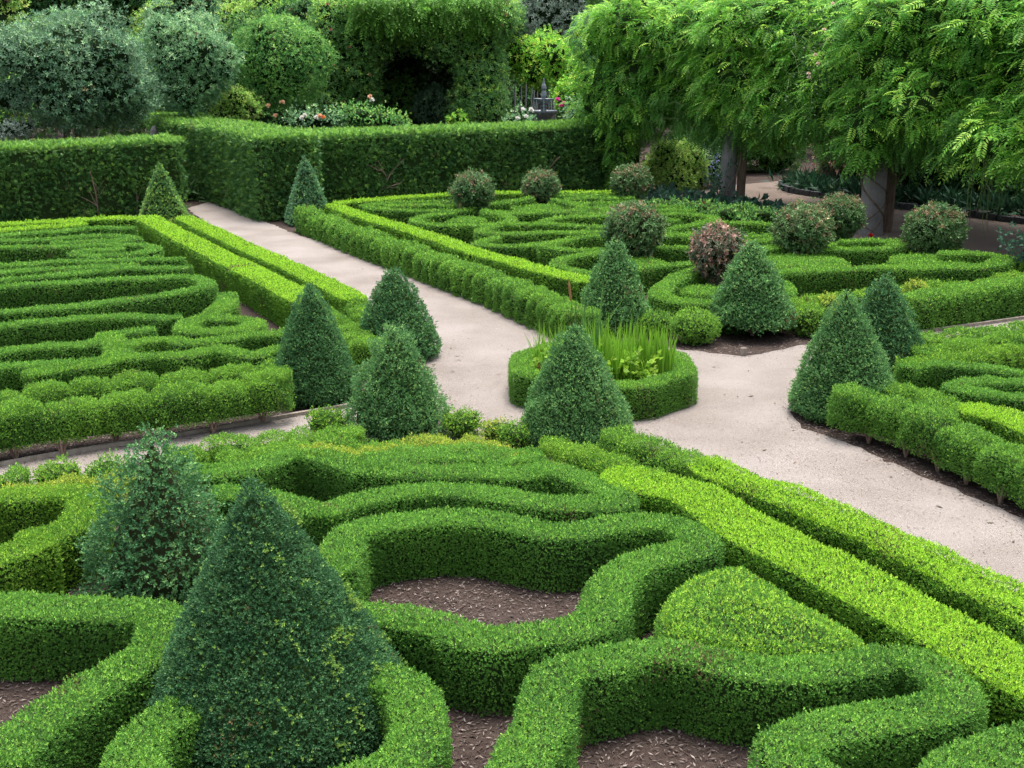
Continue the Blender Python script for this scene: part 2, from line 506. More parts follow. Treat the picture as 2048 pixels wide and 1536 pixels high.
# ------------------------------------------------------------------ solids of revolution, blobs
def cone(geo, base, apex_dx, z, r, pal='blue', power=.9, square=0.0, rot=0.0, noise=.015, nscale=.3, L0=.017, K=1.3, minpx=1.6, amp=.006, wild=.4, z0=.03, tuck=.12, tmpl=None, inset=.05, seed=1, up=.25, tipr=.03, spike=.04, rx=1.0, colnoise=.9, corecol=None):
    bx, by = base
    near = math.hypot(math.hypot(bx, by), 3)
    lmin = max(L0, minpx * near / 1150)
    slant = math.hypot(z, r)
    dens = K / lmin ** 2
    def rad(t):
        q = r * ((1 - t) ** power) + tipr * np.sqrt((1 - t).clip(0, 1))
        return q * np.where(t < tuck, .80 + .20 * np.sqrt((t / tuck).clip(0, 1)), 1)
    def ang(a):
        return 1.0 if not square else 1 + square * (1 / np.maximum(np.abs(np.cos(a - rot)), np.abs(np.sin(a - rot))) - 1.13)
    n = int(pi * r * 1.15 * slant * dens * 2.1)
    t = rng.random(n); a = rng.uniform(-pi, pi, n)
    k = rng.random(n) < (rad(t) / (r + tipr))
    t, a = t[k], a[k]
    def pos(t, a, rr):
        return np.stack([bx + apex_dx * t + np.cos(a) * rr * rx, by + np.sin(a) * rr, z0 + (z - z0) * t], -1)
    rr = rad(t) * ang(a)
    P = pos(t, a, rr)
    e = 1e-3
    P1 = pos((t + e).clip(0, 1), a, rad((t + e).clip(0, 1)) * ang(a)); P2 = pos(t, a + e, rad(t) * ang(a + e))
    N = unit(np.cross(P2 - P, P1 - P))
    nz = noise * bump(P, nscale, seed) + noise * .9 * bump(P, nscale * .42, seed + 7)
    P = P + N * nz[:, None]
    clothe(geo, P, N, pal, L0, K, minpx, tmpl, up, wild, amp, .3, dens, scale=colnoise, spike=spike)
    tt = np.linspace(0.02, .985, 26); aa = np.linspace(0, 2 * pi, 28, endpoint=False)
    TT, AA = np.meshgrid(tt, aa, indexing='ij')
    rr = (rad(TT) * ang(AA) - inset).clip(.004)
    A = pos(TT, AA, rr)
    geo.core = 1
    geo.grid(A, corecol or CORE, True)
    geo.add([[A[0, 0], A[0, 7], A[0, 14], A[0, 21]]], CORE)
    geo.core = 0

def blobs(geo, E, pal='bush', L0=.03, K=.9, minpx=1.55, noise=.05, nscale=.5, amp=.02, wild=.45, up=.3, tmpl=None, inset=.9, seed=3, thin=None, back=.3, core=True, spike=.05, scale=.9, zmin=.02, corecol=None, cull=.93):
    """E: list of (x, y, z, rx, ry, rz) ellipsoids; the union's outside is clothed with leaves"""
    E = np.asarray(E, float)
    allP, allN, dens0 = [], [], None
    near = np.linalg.norm(E[:, :3] - CAM, axis=1).min()
    lmin = max(L0, minpx * near / 1150); dens = K / lmin ** 2
    for j, (x, y, z, a, b, c) in enumerate(E):
        ar = 4 * pi * (((a * b) ** 1.6 + (a * c) ** 1.6 + (b * c) ** 1.6) / 3) ** (1 / 1.6)
        n = int(ar * dens)
        u = unit(rng.normal(size=(n, 3)))
        P = u * [a, b, c] + [x, y, z]; N = unit(u / [a, b, c])
        k = P[:, 2] > zmin
        for i, (x2, y2, z2, a2, b2, c2) in enumerate(E):
            if i != j: k &= ((((P - [x2, y2, z2]) / [a2, b2, c2]) ** 2).sum(1) > cull)
        P, N = P[k], N[k]
        allP.append(P); allN.append(N)
        if core:
            th = np.linspace(.02, pi - .02, 12); ph = np.linspace(0, 2 * pi, 18, endpoint=False)
            TH, PH = np.meshgrid(th, ph, indexing='ij')
            U = np.stack([np.sin(TH) * np.cos(PH), np.sin(TH) * np.sin(PH), np.cos(TH)], -1)
            q = U * [a, b, c]
            wob = 1 + .05 * np.sin(PH * 3 + TH * 4 + j)[..., None]
            A = q * inset * wob + [x, y, z]
            A[..., 2] = A[..., 2].clip(zmin)
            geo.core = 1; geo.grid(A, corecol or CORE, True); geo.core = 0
    P, N = np.concatenate(allP), np.concatenate(allN)
    P = P + N * (noise * bump(P, nscale, seed) + noise * .5 * bump(P, nscale * .4, seed + 5))[:, None]
    if thin is not None:
        k = rng.random(len(P)) < thin(P, N); P, N = P[k], N[k]
    clothe(geo, P, N, pal, L0, K, minpx, tmpl, up, wild, amp, back, dens, spike=spike, scale=scale)
    return P, N

def mound(geo, outline, h, pal='knot2', r=.12, dome=.05, L0=.0138, K=1.3, minpx=1.25, noise=.012, z0=0.0, seed=4, spike=.06, inset=.045):
    """clipped bed hedge: closed outline in plan, slightly domed top"""
    D = crom(np.asarray(list(outline) + [outline[0]]), .06, True)[:-1]
    cx = D.mean(0)
    Dn = np.roll(D, -1, 0)
    seg = Dn - D; L = np.linalg.norm(seg, axis=1)
    sgn = np.sign((D[:, 0] * Dn[:, 1] - D[:, 1] * Dn[:, 0]).sum())
    nrm = unit(np.stack([seg[:, 1], -seg[:, 0]], 1)) * sgn
    near = np.linalg.norm(np.c_[D, np.full(len(D), h)] - CAM, axis=1).min()
    lmin = max(L0, minpx * near / 1150); dens = K / lmin ** 2
    # sides
    n = int(L.sum() * (h - z0) * dens)
    i = rng.choice(len(D), n, p=L / L.sum()); f = rng.random((n, 1)); z = z0 + rng.random(n) * (h - z0)
    over = (z - (h - r)).clip(0) / r
    inn = r * (1 - np.sqrt((1 - over ** 2).clip(0)))
    P = np.c_[D[i] + seg[i] * f - nrm[i] * inn[:, None], z]
    N = unit(np.c_[nrm[i] * np.sqrt((1 - over ** 2).clip(0.02))[:, None], over])
    # top
    lo, hi = D.min(0), D.max(0)
    m = int(np.prod(hi - lo) * dens)
    Q = lo + rng.random((m, 2)) * (hi - lo)
    inside = np.zeros(m, bool)
    for a, b in zip(D, Dn):
        c = ((a[1] > Q[:, 1]) != (b[1] > Q[:, 1])) & (Q[:, 0] < (b[0] - a[0]) * (Q[:, 1] - a[1]) / (b[1] - a[1] + 1e-12) + a[0])
        inside ^= c
    Q = Q[inside]
    dist = np.concatenate([np.sqrt(((Q[a0:a0 + 20000, None] - D[None]) ** 2).sum(2).min(1)) for a0 in range(0, len(Q), 20000)]) if len(Q) else np.zeros(0)
    k = dist > r * .25; Q, dist = Q[k], dist[k]
    zt = h + dome * (1 - np.exp(-(dist - r).clip(0) / .28)) - (r - np.sqrt((r ** 2 - (r - dist).clip(0) ** 2).clip(0)))
    P = np.r_[P, np.c_[Q, zt]]; N = np.r_[N, np.tile([0, 0, 1.], (len(Q), 1))]
    P = P + N * (noise * bump(P, .35, seed))[:, None]
    clothe(geo, P, N, pal, L0, K, minpx, None, .45, .35, .006, .3, dens, spike=spike)
    # core: rings shrinking to the centre
    rings = []
    for sh, zz in ((inset, z0 + .01), (inset, h - r), (r * .7 + inset * .6, h - inset)):
        rings.append(np.c_[D - nrm * sh, np.full(len(D), zz)])
    for q in (.5, .02): rings.append(np.c_[cx + (D - cx) * q, np.full(len(D), h + dome * .6 - inset)])
    geo.core = 1; geo.grid(np.array(rings), CORE, True); geo.core = 0

# plan of the garden: centre lines and outlines in metres (x to the right, y away from the viewpoint)
LINES = {
'A1':[(-14.3,22.54),(-11.87,24.3),(-11.08,24.87),(-10.01,25.4),(-9.28,25.76),(-8.38,25.83)],
'A2':[(-14.01,21.88),(-11.51,23.54),(-10.73,24.06),(-10.05,24.41),(-9.38,24.85)],
'A3':[(-13.98,21.73),(-11.24,22.95),(-10.41,23.32),(-9.45,23.92),(-8.82,24.44),(-8.13,24.44)],
'A4':[(-13.77,21.32),(-10.95,22.34),(-10.12,22.64),(-9.26,22.89),(-8.63,23.32),(-8.13,23.32),(-7.54,22.95),(-7.82,22.68),(-8.36,22.55),(-8.93,22.46)],
'A5':[(-13.28,20.26),(-10.54,21.47),(-9.77,21.81),(-9.06,21.91),(-8.42,22.0),(-7.86,22.22),(-7.29,22.22),(-6.81,21.81),(-6.9,21.28),(-7.25,20.95),(-7.79,20.95),(-8.11,21.19),(-7.99,21.52),(-7.49,21.69)],
'A6':[(-12.35,18.26),(-9.65,19.57),(-8.95,19.91),(-8.08,20.3),(-7.25,20.43),(-6.58,20.52),(-6.01,20.55)],
'A6b':[(-11.96,17.44),(-9.31,18.85),(-8.65,19.2),(-8.11,19.5),(-7.5,19.67),(-7.05,19.84),(-6.68,19.99)],
'A7b':[(-11.63,16.74),(-9.04,18.26),(-8.41,18.63),(-7.73,18.95),(-7.21,19.31),(-6.63,19.57),(-5.65,19.69)],
'A7':[(-10.36,14.77),(-8.65,17.24),(-8.13,17.99),(-6.93,18.43),(-5.94,18.8),(-5.38,18.85),(-5.01,18.51),(-4.86,18.07),(-5.0,17.74),(-5.47,17.24),(-6.09,16.76),(-6.72,16.43),(-7.33,16.11),(-7.87,15.59),(-10.03,13.51)],
'A8':[(-9.72,12.77),(-7.48,14.76),(-6.95,15.23),(-6.41,15.54),(-5.95,15.77),(-5.44,15.88),(-4.78,15.81)],
'A8b':[(-4.38,17.39),(-4.27,16.76),(-4.29,15.91),(-4.45,15.41),(-4.29,15.0),(-3.88,15.0),(-3.55,15.15),(-3.56,15.48),(-3.82,15.73),(-4.19,15.73)],
'A9':[(-9.32,11.76),(-6.89,13.52),(-6.38,13.89),(-5.83,14.11),(-5.37,14.29),(-5.27,14.71),(-4.91,15.05)],
'A9b':[(-5.28,14.65),(-5.0,14.15),(-4.85,13.64),(-4.99,13.31),(-5.34,13.12),(-5.53,12.92)],
'A9c':[(-8.69,10.65),(-6.5,12.7),(-6.05,13.12),(-5.65,13.24),(-5.06,13.42)],
'A10':[(-4.89,14.15),(-4.74,14.43),(-4.43,14.52),(-4.16,14.33),(-3.77,14.52),(-3.48,14.76),(-3.07,14.85)],
'A11':[(-4.77,13.55),(-4.39,13.64),(-3.99,13.72),(-3.75,14.02),(-3.56,13.93),(-3.21,13.69),(-3.06,13.91),(-2.9,14.06)],
'A12':[(-8.18,9.71),(-5.93,11.7),(-5.58,12.01),(-5.46,12.26),(-5.11,12.48),(-4.7,12.71),(-4.26,12.84),(-3.8,12.99),(-3.46,13.08),(-2.9,13.31)],
'A13':[(-7.5,8.43),(-5.55,10.71),(-5.19,11.13),(-4.77,11.37),(-4.31,11.59),(-3.67,11.88),(-3.02,12.24),(-2.69,12.42)],
'D1':[(-8.06,25.52),(-5.83,21.58),(-4.65,19.58),(-3.07,16.83)],
'D1b':[(-2.96,16.59),(-2.28,15.29),(-1.83,14.32)],
'D2':[(-7.38,26.01),(-5.49,22.67),(-4.14,20.33),(-2.96,18.28),(-2.42,17.17)],
'D2b':[(-2.39,17.09),(-2.0,16.17),(-1.59,15.29)],
'E1':[(-4.79,26.83),(-4.34,26.05),(-3.44,24.32),(-2.57,22.74),(-1.85,21.51),(-1.15,20.25),(-0.52,19.16),(-0.11,18.4),(0.28,17.53),(0.7,16.7),(1.0,16.01)],
'E2':[(-4.31,27.96),(-3.6,26.6),(-2.81,25.13),(-2.19,24.16),(-1.65,23.19),(-1.21,22.36),(-0.92,21.64),(-0.48,20.91),(-0.13,20.48),(0.29,19.78),(0.69,19.11),(1.23,18.45)],
'F0':[(-4.29,28.74),(-3.16,29.56),(-1.71,30.43),(-0.17,30.84),(1.23,30.94),(2.69,31.0)],
'F1':[(-3.6,28.05),(-3.27,28.59),(-2.12,29.02),(-1.32,28.74),(-0.96,28.05),(-1.17,27.35),(-2.23,27.26),(-3.15,27.49),(-3.6,28.05)],
'F1i':[(-3.0,28.05),(-2.07,28.34),(-1.46,28.05)],
'F2':[(-1.39,26.64),(-1.82,26.43),(-2.05,26.09),(-2.17,25.6),(-2.0,25.28),(-1.52,24.9),(-0.77,24.86),(-0.21,25.13),(0.0,25.68),(-0.15,26.34),(-0.57,26.95)],
'F3':[(-0.63,27.22),(0.05,26.74),(0.84,26.9),(1.74,26.77),(2.31,26.77),(2.77,26.86)],
'F4':[(1.48,28.34),(1.74,27.96),(1.64,27.4),(1.09,27.22),(0.42,27.22),(0.12,27.67)],
'F5':[(-0.48,28.44),(-0.08,28.94),(0.46,29.67)],
'F5b':[(1.11,29.25),(1.62,28.64),(2.6,28.79),(3.07,29.04)],
'F5c':[(1.2,30.15),(1.97,30.43),(2.73,30.21),(3.03,29.67)],
'F5d':[(1.5,29.45),(2.06,29.77),(2.58,29.56)],
'F6':[(2.53,27.04),(2.1,27.58),(2.3,28.1),(2.91,28.24)],
'F7a':[(0.61,25.2),(0.92,25.84),(1.26,26.17),(2.15,26.26),(3.01,26.09),(3.63,25.6)],
'F7b':[(2.19,24.38),(1.41,24.78),(0.58,25.05),(-0.17,24.97),(-0.52,24.45),(-0.65,23.88),(-0.25,23.6),(0.95,23.81),(2.14,23.88)],
'F7c':[(-0.33,22.93),(-0.55,22.67),(-0.69,22.24),(-0.34,22.06),(0.04,22.06),(0.62,22.3)],
'F7d':[(2.22,23.6),(1.31,22.93),(0.84,22.36),(0.63,21.88),(0.95,21.53),(1.41,21.41),(2.04,21.53)],
'F7e':[(1.92,21.3),(1.2,20.91),(0.84,20.38),(0.82,19.97),(1.04,19.53),(1.35,19.2),(1.84,19.39),(2.18,19.63),(2.65,19.87),(3.29,20.22)],
'F8a':[(2.72,21.88),(3.0,21.88),(3.58,21.76)],
'F8b':[(3.07,23.33),(3.4,23.39),(3.85,23.0)],
'F8c':[(3.18,23.98),(3.57,23.88),(3.98,23.77),(4.68,23.88),(5.04,23.67),(5.77,23.81)],
'F8d':[(3.26,24.34),(3.8,24.75),(4.19,25.2),(4.53,25.76),(4.45,26.26),(3.96,26.64),(3.37,26.6)],
'F8e':[(4.15,25.13),(4.74,25.28),(5.24,25.13),(5.81,24.9)],
'F8f':[(4.4,22.61),(4.71,22.64),(5.45,22.87)],
'F8g':[(3.32,27.13),(3.94,27.31),(4.2,27.22)],
'F8h':[(3.33,27.96),(3.72,28.05),(4.02,27.86)],
'F9':[(3.44,19.78),(2.99,19.23),(2.54,18.36),(2.31,17.66),(2.3,17.24),(2.5,16.96),(2.78,16.83),(3.09,16.76),(3.54,16.8),(3.98,17.17),(4.29,17.78),(4.34,18.36)],
'F10':[(4.16,19.07),(4.46,19.18),(5.33,19.41),(6.02,19.51),(6.72,19.59),(7.56,19.59),(8.08,19.73),(8.6,20.12),(8.85,20.59),(8.8,20.88),(8.44,21.0),(7.99,21.02)],
'F11':[(5.85,21.7),(6.45,21.6),(7.02,21.76),(7.46,22.12),(7.46,22.48),(7.17,22.74),(6.58,22.61)],
'F12':[(4.61,21.58),(4.92,21.79),(5.35,22.0)],
'F13':[(8.31,21.88),(8.8,21.02),(9.22,20.54),(9.77,19.92),(11.76,17.68)],
'F13b':[(7.24,23.0),(7.61,23.06),(8.0,22.74)],
'G1':[(4.12,16.87),(4.78,17.31),(5.31,17.6),(5.67,17.77),(6.14,18.06),(6.55,18.1),(7.06,18.43),(7.68,18.6),(8.63,19.14),(9.62,19.6),(12.34,20.86)],
'G2':[(5.8,16.78),(6.34,17.07),(7.09,17.49),(7.86,17.9),(9.13,18.58),(11.77,20.0)],
'M1':[(5.42,14.77),(6.01,15.0),(6.53,15.33),(7.1,15.57),(7.93,15.98),(10.62,17.31)],
'M2':[(5.23,14.13),(5.81,14.47),(6.45,14.77),(6.87,15.03),(7.7,15.48),(10.34,16.91)],
'M3':[(4.79,13.37),(4.97,13.52),(5.4,13.69),(5.82,13.86),(6.13,14.01),(6.49,14.14),(7.16,14.32),(10.06,15.1)],
'M4':[(4.7,13.19),(4.94,13.28),(5.17,13.26),(5.44,13.17),(5.73,13.03),(5.97,12.92),(6.4,12.7),(9.07,11.33)],
'M5':[(9.22,11.92),(6.26,12.41),(5.78,12.49),(5.29,12.49),(4.93,12.37),(5.04,12.13),(5.3,11.98),(5.9,11.64),(8.51,10.16)],
'M6':[(4.23,12.33),(4.51,12.31),(4.59,12.06),(4.79,11.74),(4.89,11.49)],
'M6b':[(4.89,11.38),(5.05,11.26),(5.17,10.92),(5.34,10.43),(6.32,7.6)],
'M7':[(3.67,11.85),(3.82,11.77),(3.98,11.59),(4.16,11.3),(4.29,10.95),(4.44,10.58),(4.57,10.19),(4.7,9.85),(4.86,9.33),(5.74,6.46)],
'N1':[(1.04,9.39),(1.5,9.07),(1.8,8.4),(2.17,7.73),(2.48,7.21),(2.74,6.71),(2.99,6.25),(3.25,5.83),(4.83,3.28)],
'N2':[(1.83,9.78),(2.34,9.1),(2.92,8.21),(3.34,7.42),(3.67,6.7),(4.92,3.97)],
'N3':[(0.45,10.34),(0.73,10.11),(1.02,9.76),(1.16,9.58)],
'N3b':[(1.06,10.79),(1.29,10.49),(1.56,10.14),(1.77,9.95)],
'N4':[(0.97,6.83),(1.03,7.15),(1.2,7.47),(1.45,7.67),(1.7,7.71),(1.82,7.49),(2.03,7.07),(2.22,6.74),(2.27,6.52),(2.15,6.42),(1.92,6.36),(1.72,6.38),(1.39,6.46),(1.09,6.59)],
'N5':[(-0.31,3.82),(-0.02,4.98),(0.07,5.34),(0.14,5.51),(0.19,5.69),(0.22,5.95),(0.3,6.15),(0.48,6.23),(0.68,6.32),(0.89,6.39),(1.11,6.33),(1.28,6.23),(1.53,6.15),(1.81,6.17),(2.1,6.25),(2.36,6.32),(2.51,6.2),(2.59,6.0),(2.55,5.85),(2.39,5.74),(2.12,5.66),(1.84,5.58),(1.61,5.47),(1.44,5.36),(1.45,5.22),(1.54,5.11),(1.67,4.96),(2.46,4.05)],
'N6':[(1.34,4.16),(2.19,5.01),(2.36,5.18),(2.57,5.3),(2.81,5.4),(3.07,5.45),(6.02,6.02)],
'N7':[(-1.01,6.86),(-0.84,6.85),(-0.66,6.81),(-0.48,6.74),(-0.3,6.6),(-0.14,6.53),(0.07,6.57),(0.33,6.65),(0.52,6.77),(0.62,7.02),(0.7,7.33),(0.85,7.58),(1.07,7.77),(1.32,7.91),(1.43,8.01),(1.37,8.24),(1.21,8.4),(1.04,8.42),(0.79,8.38),(0.52,8.27),(0.26,8.26),(0.0,8.4),(-0.3,8.53),(-0.62,8.53),(-0.92,8.44),(-1.15,8.31),(-1.26,8.14),(-1.27,7.85),(-1.27,7.58)],
'N8':[(-1.54,8.68),(-1.38,8.84),(-1.12,9.02),(-0.85,9.13),(-0.57,9.16),(-0.28,9.11),(0.0,8.98),(0.28,8.84),(0.55,8.82),(0.83,8.84),(0.9,9.02),(0.73,9.25),(0.49,9.53),(0.26,9.73)],
'N8b':[(-2.42,9.07),(-2.18,9.02),(-1.94,8.94),(-1.66,8.72),(-1.47,8.68)],
'N9':[(-2.74,9.58),(-2.57,9.61),(-2.39,9.7),(-2.19,9.91),(-1.98,10.09),(-1.71,10.0),(-1.39,9.76),(-1.02,9.61),(-0.62,9.58),(-0.23,9.58),(0.17,9.53)],
'N10':[(-3.12,10.3),(-2.87,10.51),(-2.58,10.54),(-2.38,10.73),(-2.11,10.85),(-1.66,10.85)],
'N10b':[(-2.58,10.11),(-2.2,10.33),(-1.95,10.52),(-1.61,10.52),(-1.26,10.4)],
'N10c':[(-1.8,10.2),(-1.33,10.15),(-0.93,10.44),(-0.6,10.52),(-0.31,10.4),(0.07,10.02),(0.3,9.88)],
'N10d':[(-1.2,9.88),(-0.76,10.06),(-0.3,10.06),(0.07,9.95)],
'O1':[(-4.45,8.87),(-4.28,8.98),(-4.08,9.03),(-3.86,9.1),(-3.61,9.04),(-3.47,8.77),(-3.43,8.44),(-3.53,8.24),(-3.65,8.16)],
'O1b':[(-3.91,7.66),(-3.78,7.81),(-3.67,7.95),(-3.61,8.01)],
'O1c':[(-4.58,9.15),(-4.4,9.25),(-4.24,9.33),(-4.09,9.44),(-3.91,9.48),(-3.66,9.55),(-3.52,9.61)],
'O1d':[(-4.78,9.59),(-4.63,9.64),(-4.51,9.69)],
'O3':[(-3.6,6.98),(-3.42,6.98),(-3.12,6.96),(-2.82,6.95),(-2.57,6.93),(-2.39,6.91),(-2.27,6.77),(-2.23,6.56),(-2.26,6.32),(-2.39,6.11),(-2.51,5.86),(-2.6,5.64),(-2.65,5.43),(-2.69,5.2),(-2.72,5.01),(-3.19,2.05)],
'O4':[(-0.81,6.16),(-0.69,6.1),(-0.57,5.91),(-0.52,5.66),(-0.53,5.41),(-0.62,5.25),(-0.82,5.11),(-1.11,4.98),(-1.49,4.94),(-1.83,5.05),(-1.99,5.24),(-2.02,5.43),(-1.99,5.62),(-1.89,5.76)],
'PATH':[(-8.78,31.08),(-8.49,32.49),(-8.07,32.49),(-6.73,29.59),(-5.83,27.97),(-5.02,26.51),(-4.11,25.13),(-2.87,23.02),(-1.6,20.88),(-0.54,19.01),(0.3,17.5),(0.75,16.57),(1.11,15.82),(1.9,15.9),(2.17,15.79),(2.49,15.62),(2.82,15.45),(3.2,15.28),(3.43,15.42),(4.11,15.93),(6.18,16.7),(7.02,17.12),(9.6,18.38),(9.2,17.57),(5.81,15.67),(4.02,14.48),(3.4,13.24),(3.25,12.72),(3.24,12.13),(3.63,11.55),(3.82,11.07),(4.06,10.61),(4.33,10.04),(4.93,8.89),(5.52,7.81),(4.48,6.11),(4.0,7.0),(3.16,8.6),(2.26,10.21),(1.81,11.04),(1.34,11.92),(0.92,11.42),(0.08,11.5),(-0.34,11.59),(-0.9,11.92),(-1.53,11.75),(-2.45,11.5),(-3.41,11.35),(-3.79,11.04),(-4.28,10.57),(-4.82,10.12),(-5.47,9.54),(-6.57,8.41),(-7.19,9.31),(-5.87,10.34),(-5.15,10.88),(-4.61,11.28),(-3.75,11.78),(-2.91,12.31),(-2.44,12.61),(-1.91,12.94),(-1.49,13.45),(-1.14,14.56),(-1.36,15.67),(-2.03,17.22),(-3.95,21.13),(-6.34,25.76)],
'PATH2':[(4.01,34.93),(4.91,36.01),(7.62,37.15),(8.88,38.06),(8.38,34.93),(8.9,33.43),(10.21,31.18),(11.32,29.78),(13.9,25.98),(11.75,20.88),(10.34,22.73),(9.3,24.25),(8.24,24.92),(7.6,25.76),(6.84,29.4),(5.22,32.04)],
'EDGE2':[(8.48,36.57),(8.31,34.93),(8.9,33.43),(10.21,31.18),(11.32,29.78),(13.9,25.98),(15.59,23.5)],
'EDGE1':[(-8.44,8.79),(-5.92,10.42),(-5.16,10.91),(-4.61,11.28),(-3.75,11.78),(-2.91,12.31),(-2.44,12.61),(-1.91,12.94)],
'EDGE3':[(4.83,15.96),(6.19,16.73),(7.02,17.12),(9.61,18.42),(12.29,19.77)],
'TH1':[(-16.84,24.7),(-14.36,26.39),(-12.18,27.88),(-9.18,30.26)],
'TH2':[(-5.46,29.58),(3.33,34.75)],
'TH3':[(-6.63,29.09),(-8.02,31.63),(-10.48,35.5),(-11.61,37.85)],
}

# ------------------------------------------------------------------ the setting
def at(px, py, Y):
    """the point at distance Y in front of the viewpoint that the photograph shows at (px, py)"""
    c, s = math.cos(PITCH), math.sin(PITCH)
    x = (px - 1024) / 2300; y = -(py - 768) / 2300
    d = np.array([x, c + y * s, -s + y * c])
    return d * (Y / d[1]) + CAM

def ground_at(px, py, z=0.0):
    c, s = math.cos(PITCH), math.sin(PITCH)
    x = (px - 1024) / 2300; y = -(py - 768) / 2300
    d = np.array([x, c + y * s, -s + y * c])
    return d * ((z - H_CAM) / d[2]) + CAM

tag(poly_sheet('ground', [(-400, -60), (400, -60), (400, 500), (-400, 500)], 0.0, M_MULCH), 'dark mulched garden soil', 'ground', kind='structure')
def ragged(poly, step=.12, amp=.035):
    out = []
    for a, b in zip(poly, poly[1:] + poly[:1]):
        a, b = np.array(a), np.array(b); n = max(1, int(np.linalg.norm(b - a) / step))
        for k in range(n): out.append(tuple(a + (b - a) * k / n + rng.normal(size=2) * amp * .6))
    return out
PATH_EDGE = ragged(LINES['PATH'])
tag(poly_sheet('gravel_path', PATH_EDGE, 0.008, M_GRAVEL), 'pale pinkish gravel paths crossing at the pond', 'path', kind='structure')
tag(poly_sheet('pergola_path', LINES['PATH2'], 0.012, M_SHADEGRAVEL), 'gravel path under the pergola, its shade put into the brown colour', 'path', kind='structure')

def inside_poly(Q, poly):
    D = np.asarray(poly); r = np.zeros(len(Q), bool)
    for a, b in zip(D, np.roll(D, -1, 0)):
        r ^= ((a[1] > Q[:, 1]) != (b[1] > Q[:, 1])) & (Q[:, 0] < (b[0] - a[0]) * (Q[:, 1] - a[1]) / (b[1] - a[1] + 1e-12) + a[0])
    return r

def scatter_chips(name, n, x0, x1, y0, y1, lo, hi, cols, zmin, poly_in=None, poly_out=None, label='', cat='', flat=.5, wid=.34):
    Q = np.c_[rng.uniform(x0, x1, n), rng.uniform(y0, y1, n)]
    if poly_out is not None: Q = Q[~inside_poly(Q, poly_out)]
    if poly_in is not None: Q = Q[inside_poly(Q, poly_in)]
    n = len(Q)
    a = rng.uniform(0, 2 * pi, n); L = rng.uniform(lo, hi, n); w = L * rng.uniform(.12, wid, n)
    d = np.c_[np.cos(a), np.sin(a), rng.normal(size=n) * .22 * flat]; s = np.c_[-np.sin(a), np.cos(a), rng.normal(size=n) * .5 * flat]
    c = np.c_[Q, zmin + rng.random(n) * .012 + np.abs(d[:, 2]) * L / 2]
    V = np.stack([c - d * L[:, None] / 2, c + s * w[:, None] / 2, c + d * L[:, None] / 2, c - s * w[:, None] / 2], 1)
    g = Geo(); cols = np.asarray(cols)
    g.add(V, cols[rng.integers(0, len(cols), n)] * rng.uniform(.6, 1.3, (n, 1)))
    tag(g.build(name, M_CHIP), label, cat, kind='stuff')

scatter_chips('wood_chips', 260000, -6, 7, 4.8, 17, .010, .050, [(.075, .052, .043), (.11, .082, .07), (.15, .118, .10), (.19, .155, .135), (.045, .032, .026), (.05, .036, .03), (.06, .042, .035), (.24, .2, .175)], .003, poly_out=LINES['PATH'], label='grey and brown wood chip mulch on the beds', cat='mulch')
def edge_spill():
    g = Geo(); cols = np.asarray([(.075, .052, .043), (.11, .082, .07), (.15, .118, .10), (.05, .036, .03)])
    for a, b in zip(PATH_EDGE, PATH_EDGE[1:] + PATH_EDGE[:1]):
        a, b = np.array(a), np.array(b); m_ = (a + b) / 2
        if m_[1] > 22 or m_[1] < 8: continue
        n = 16; q = a + (b - a) * rng.random((n, 1)) + rng.normal(size=(n, 2)) * .07
        t_ = rng.uniform(0, 6.28, n); L = rng.uniform(.01, .045, n); w = L * rng.uniform(.15, .4, n)
        d = np.c_[np.cos(t_), np.sin(t_), rng.normal(size=n) * .1]; s = np.c_[-np.sin(t_), np.cos(t_), rng.normal(size=n) * .2]; c = np.c_[q, np.full(n, .013)]
        g.add(np.stack([c - d * L[:, None] / 2, c + s * w[:, None] / 2, c + d * L[:, None] / 2, c - s * w[:, None] / 2], 1), cols[rng.integers(0, 4, n)])
    tag(g.build('mulch_spill', M_CHIP), 'mulch chips spilled along the gravel edges', 'mulch', kind='stuff')
edge_spill()
scatter_chips('path_litter', 700, -4, 6, 9, 22, .02, .09, [(.10, .07, .05), (.18, .12, .08), (.07, .06, .03)], .012, poly_in=LINES['PATH'], label='few fallen leaves and twigs on the pale gravel', cat='leaf litter', flat=.2, wid=.4)
scatter_chips('gravel_grit', 60000, -5, 6, 8.5, 18, .006, .02, [(.34, .30, .27), (.19, .16, .14), (.26, .225, .2), (.14, .12, .105)], .009, poly_in=LINES['PATH'], label='loose grit on the pale gravel path', cat='grit', flat=.3, wid=.9)

def ribbon(name, line, w, h, mat, z=0.0):
    D = crom(line, .4); t = unit(np.gradient(D, axis=0)); n = np.c_[-t[:, 1], t[:, 0]]
    A = np.stack([np.c_[D - n * w / 2, np.full(len(D), z)], np.c_[D - n * w / 2, np.full(len(D), z + h)], np.c_[D + n * w / 2, np.full(len(D), z + h)], np.c_[D + n * w / 2, np.full(len(D), z)]], 1)
    g = Geo(); g.grid(A, (.3, .25, .2)); return g.build(name, mat)

tag(ribbon('timber_edging', LINES['EDGE1'], .045, .05, M_TIMBER), 'thin weathered timber edging along the path below the lumpy hedge with bare stems', 'edging')
tag(ribbon('timber_edging', LINES['EDGE3'], .045, .05, M_TIMBER), 'thin timber edging beside the narrow path behind the pair of conical shrubs', 'edging')

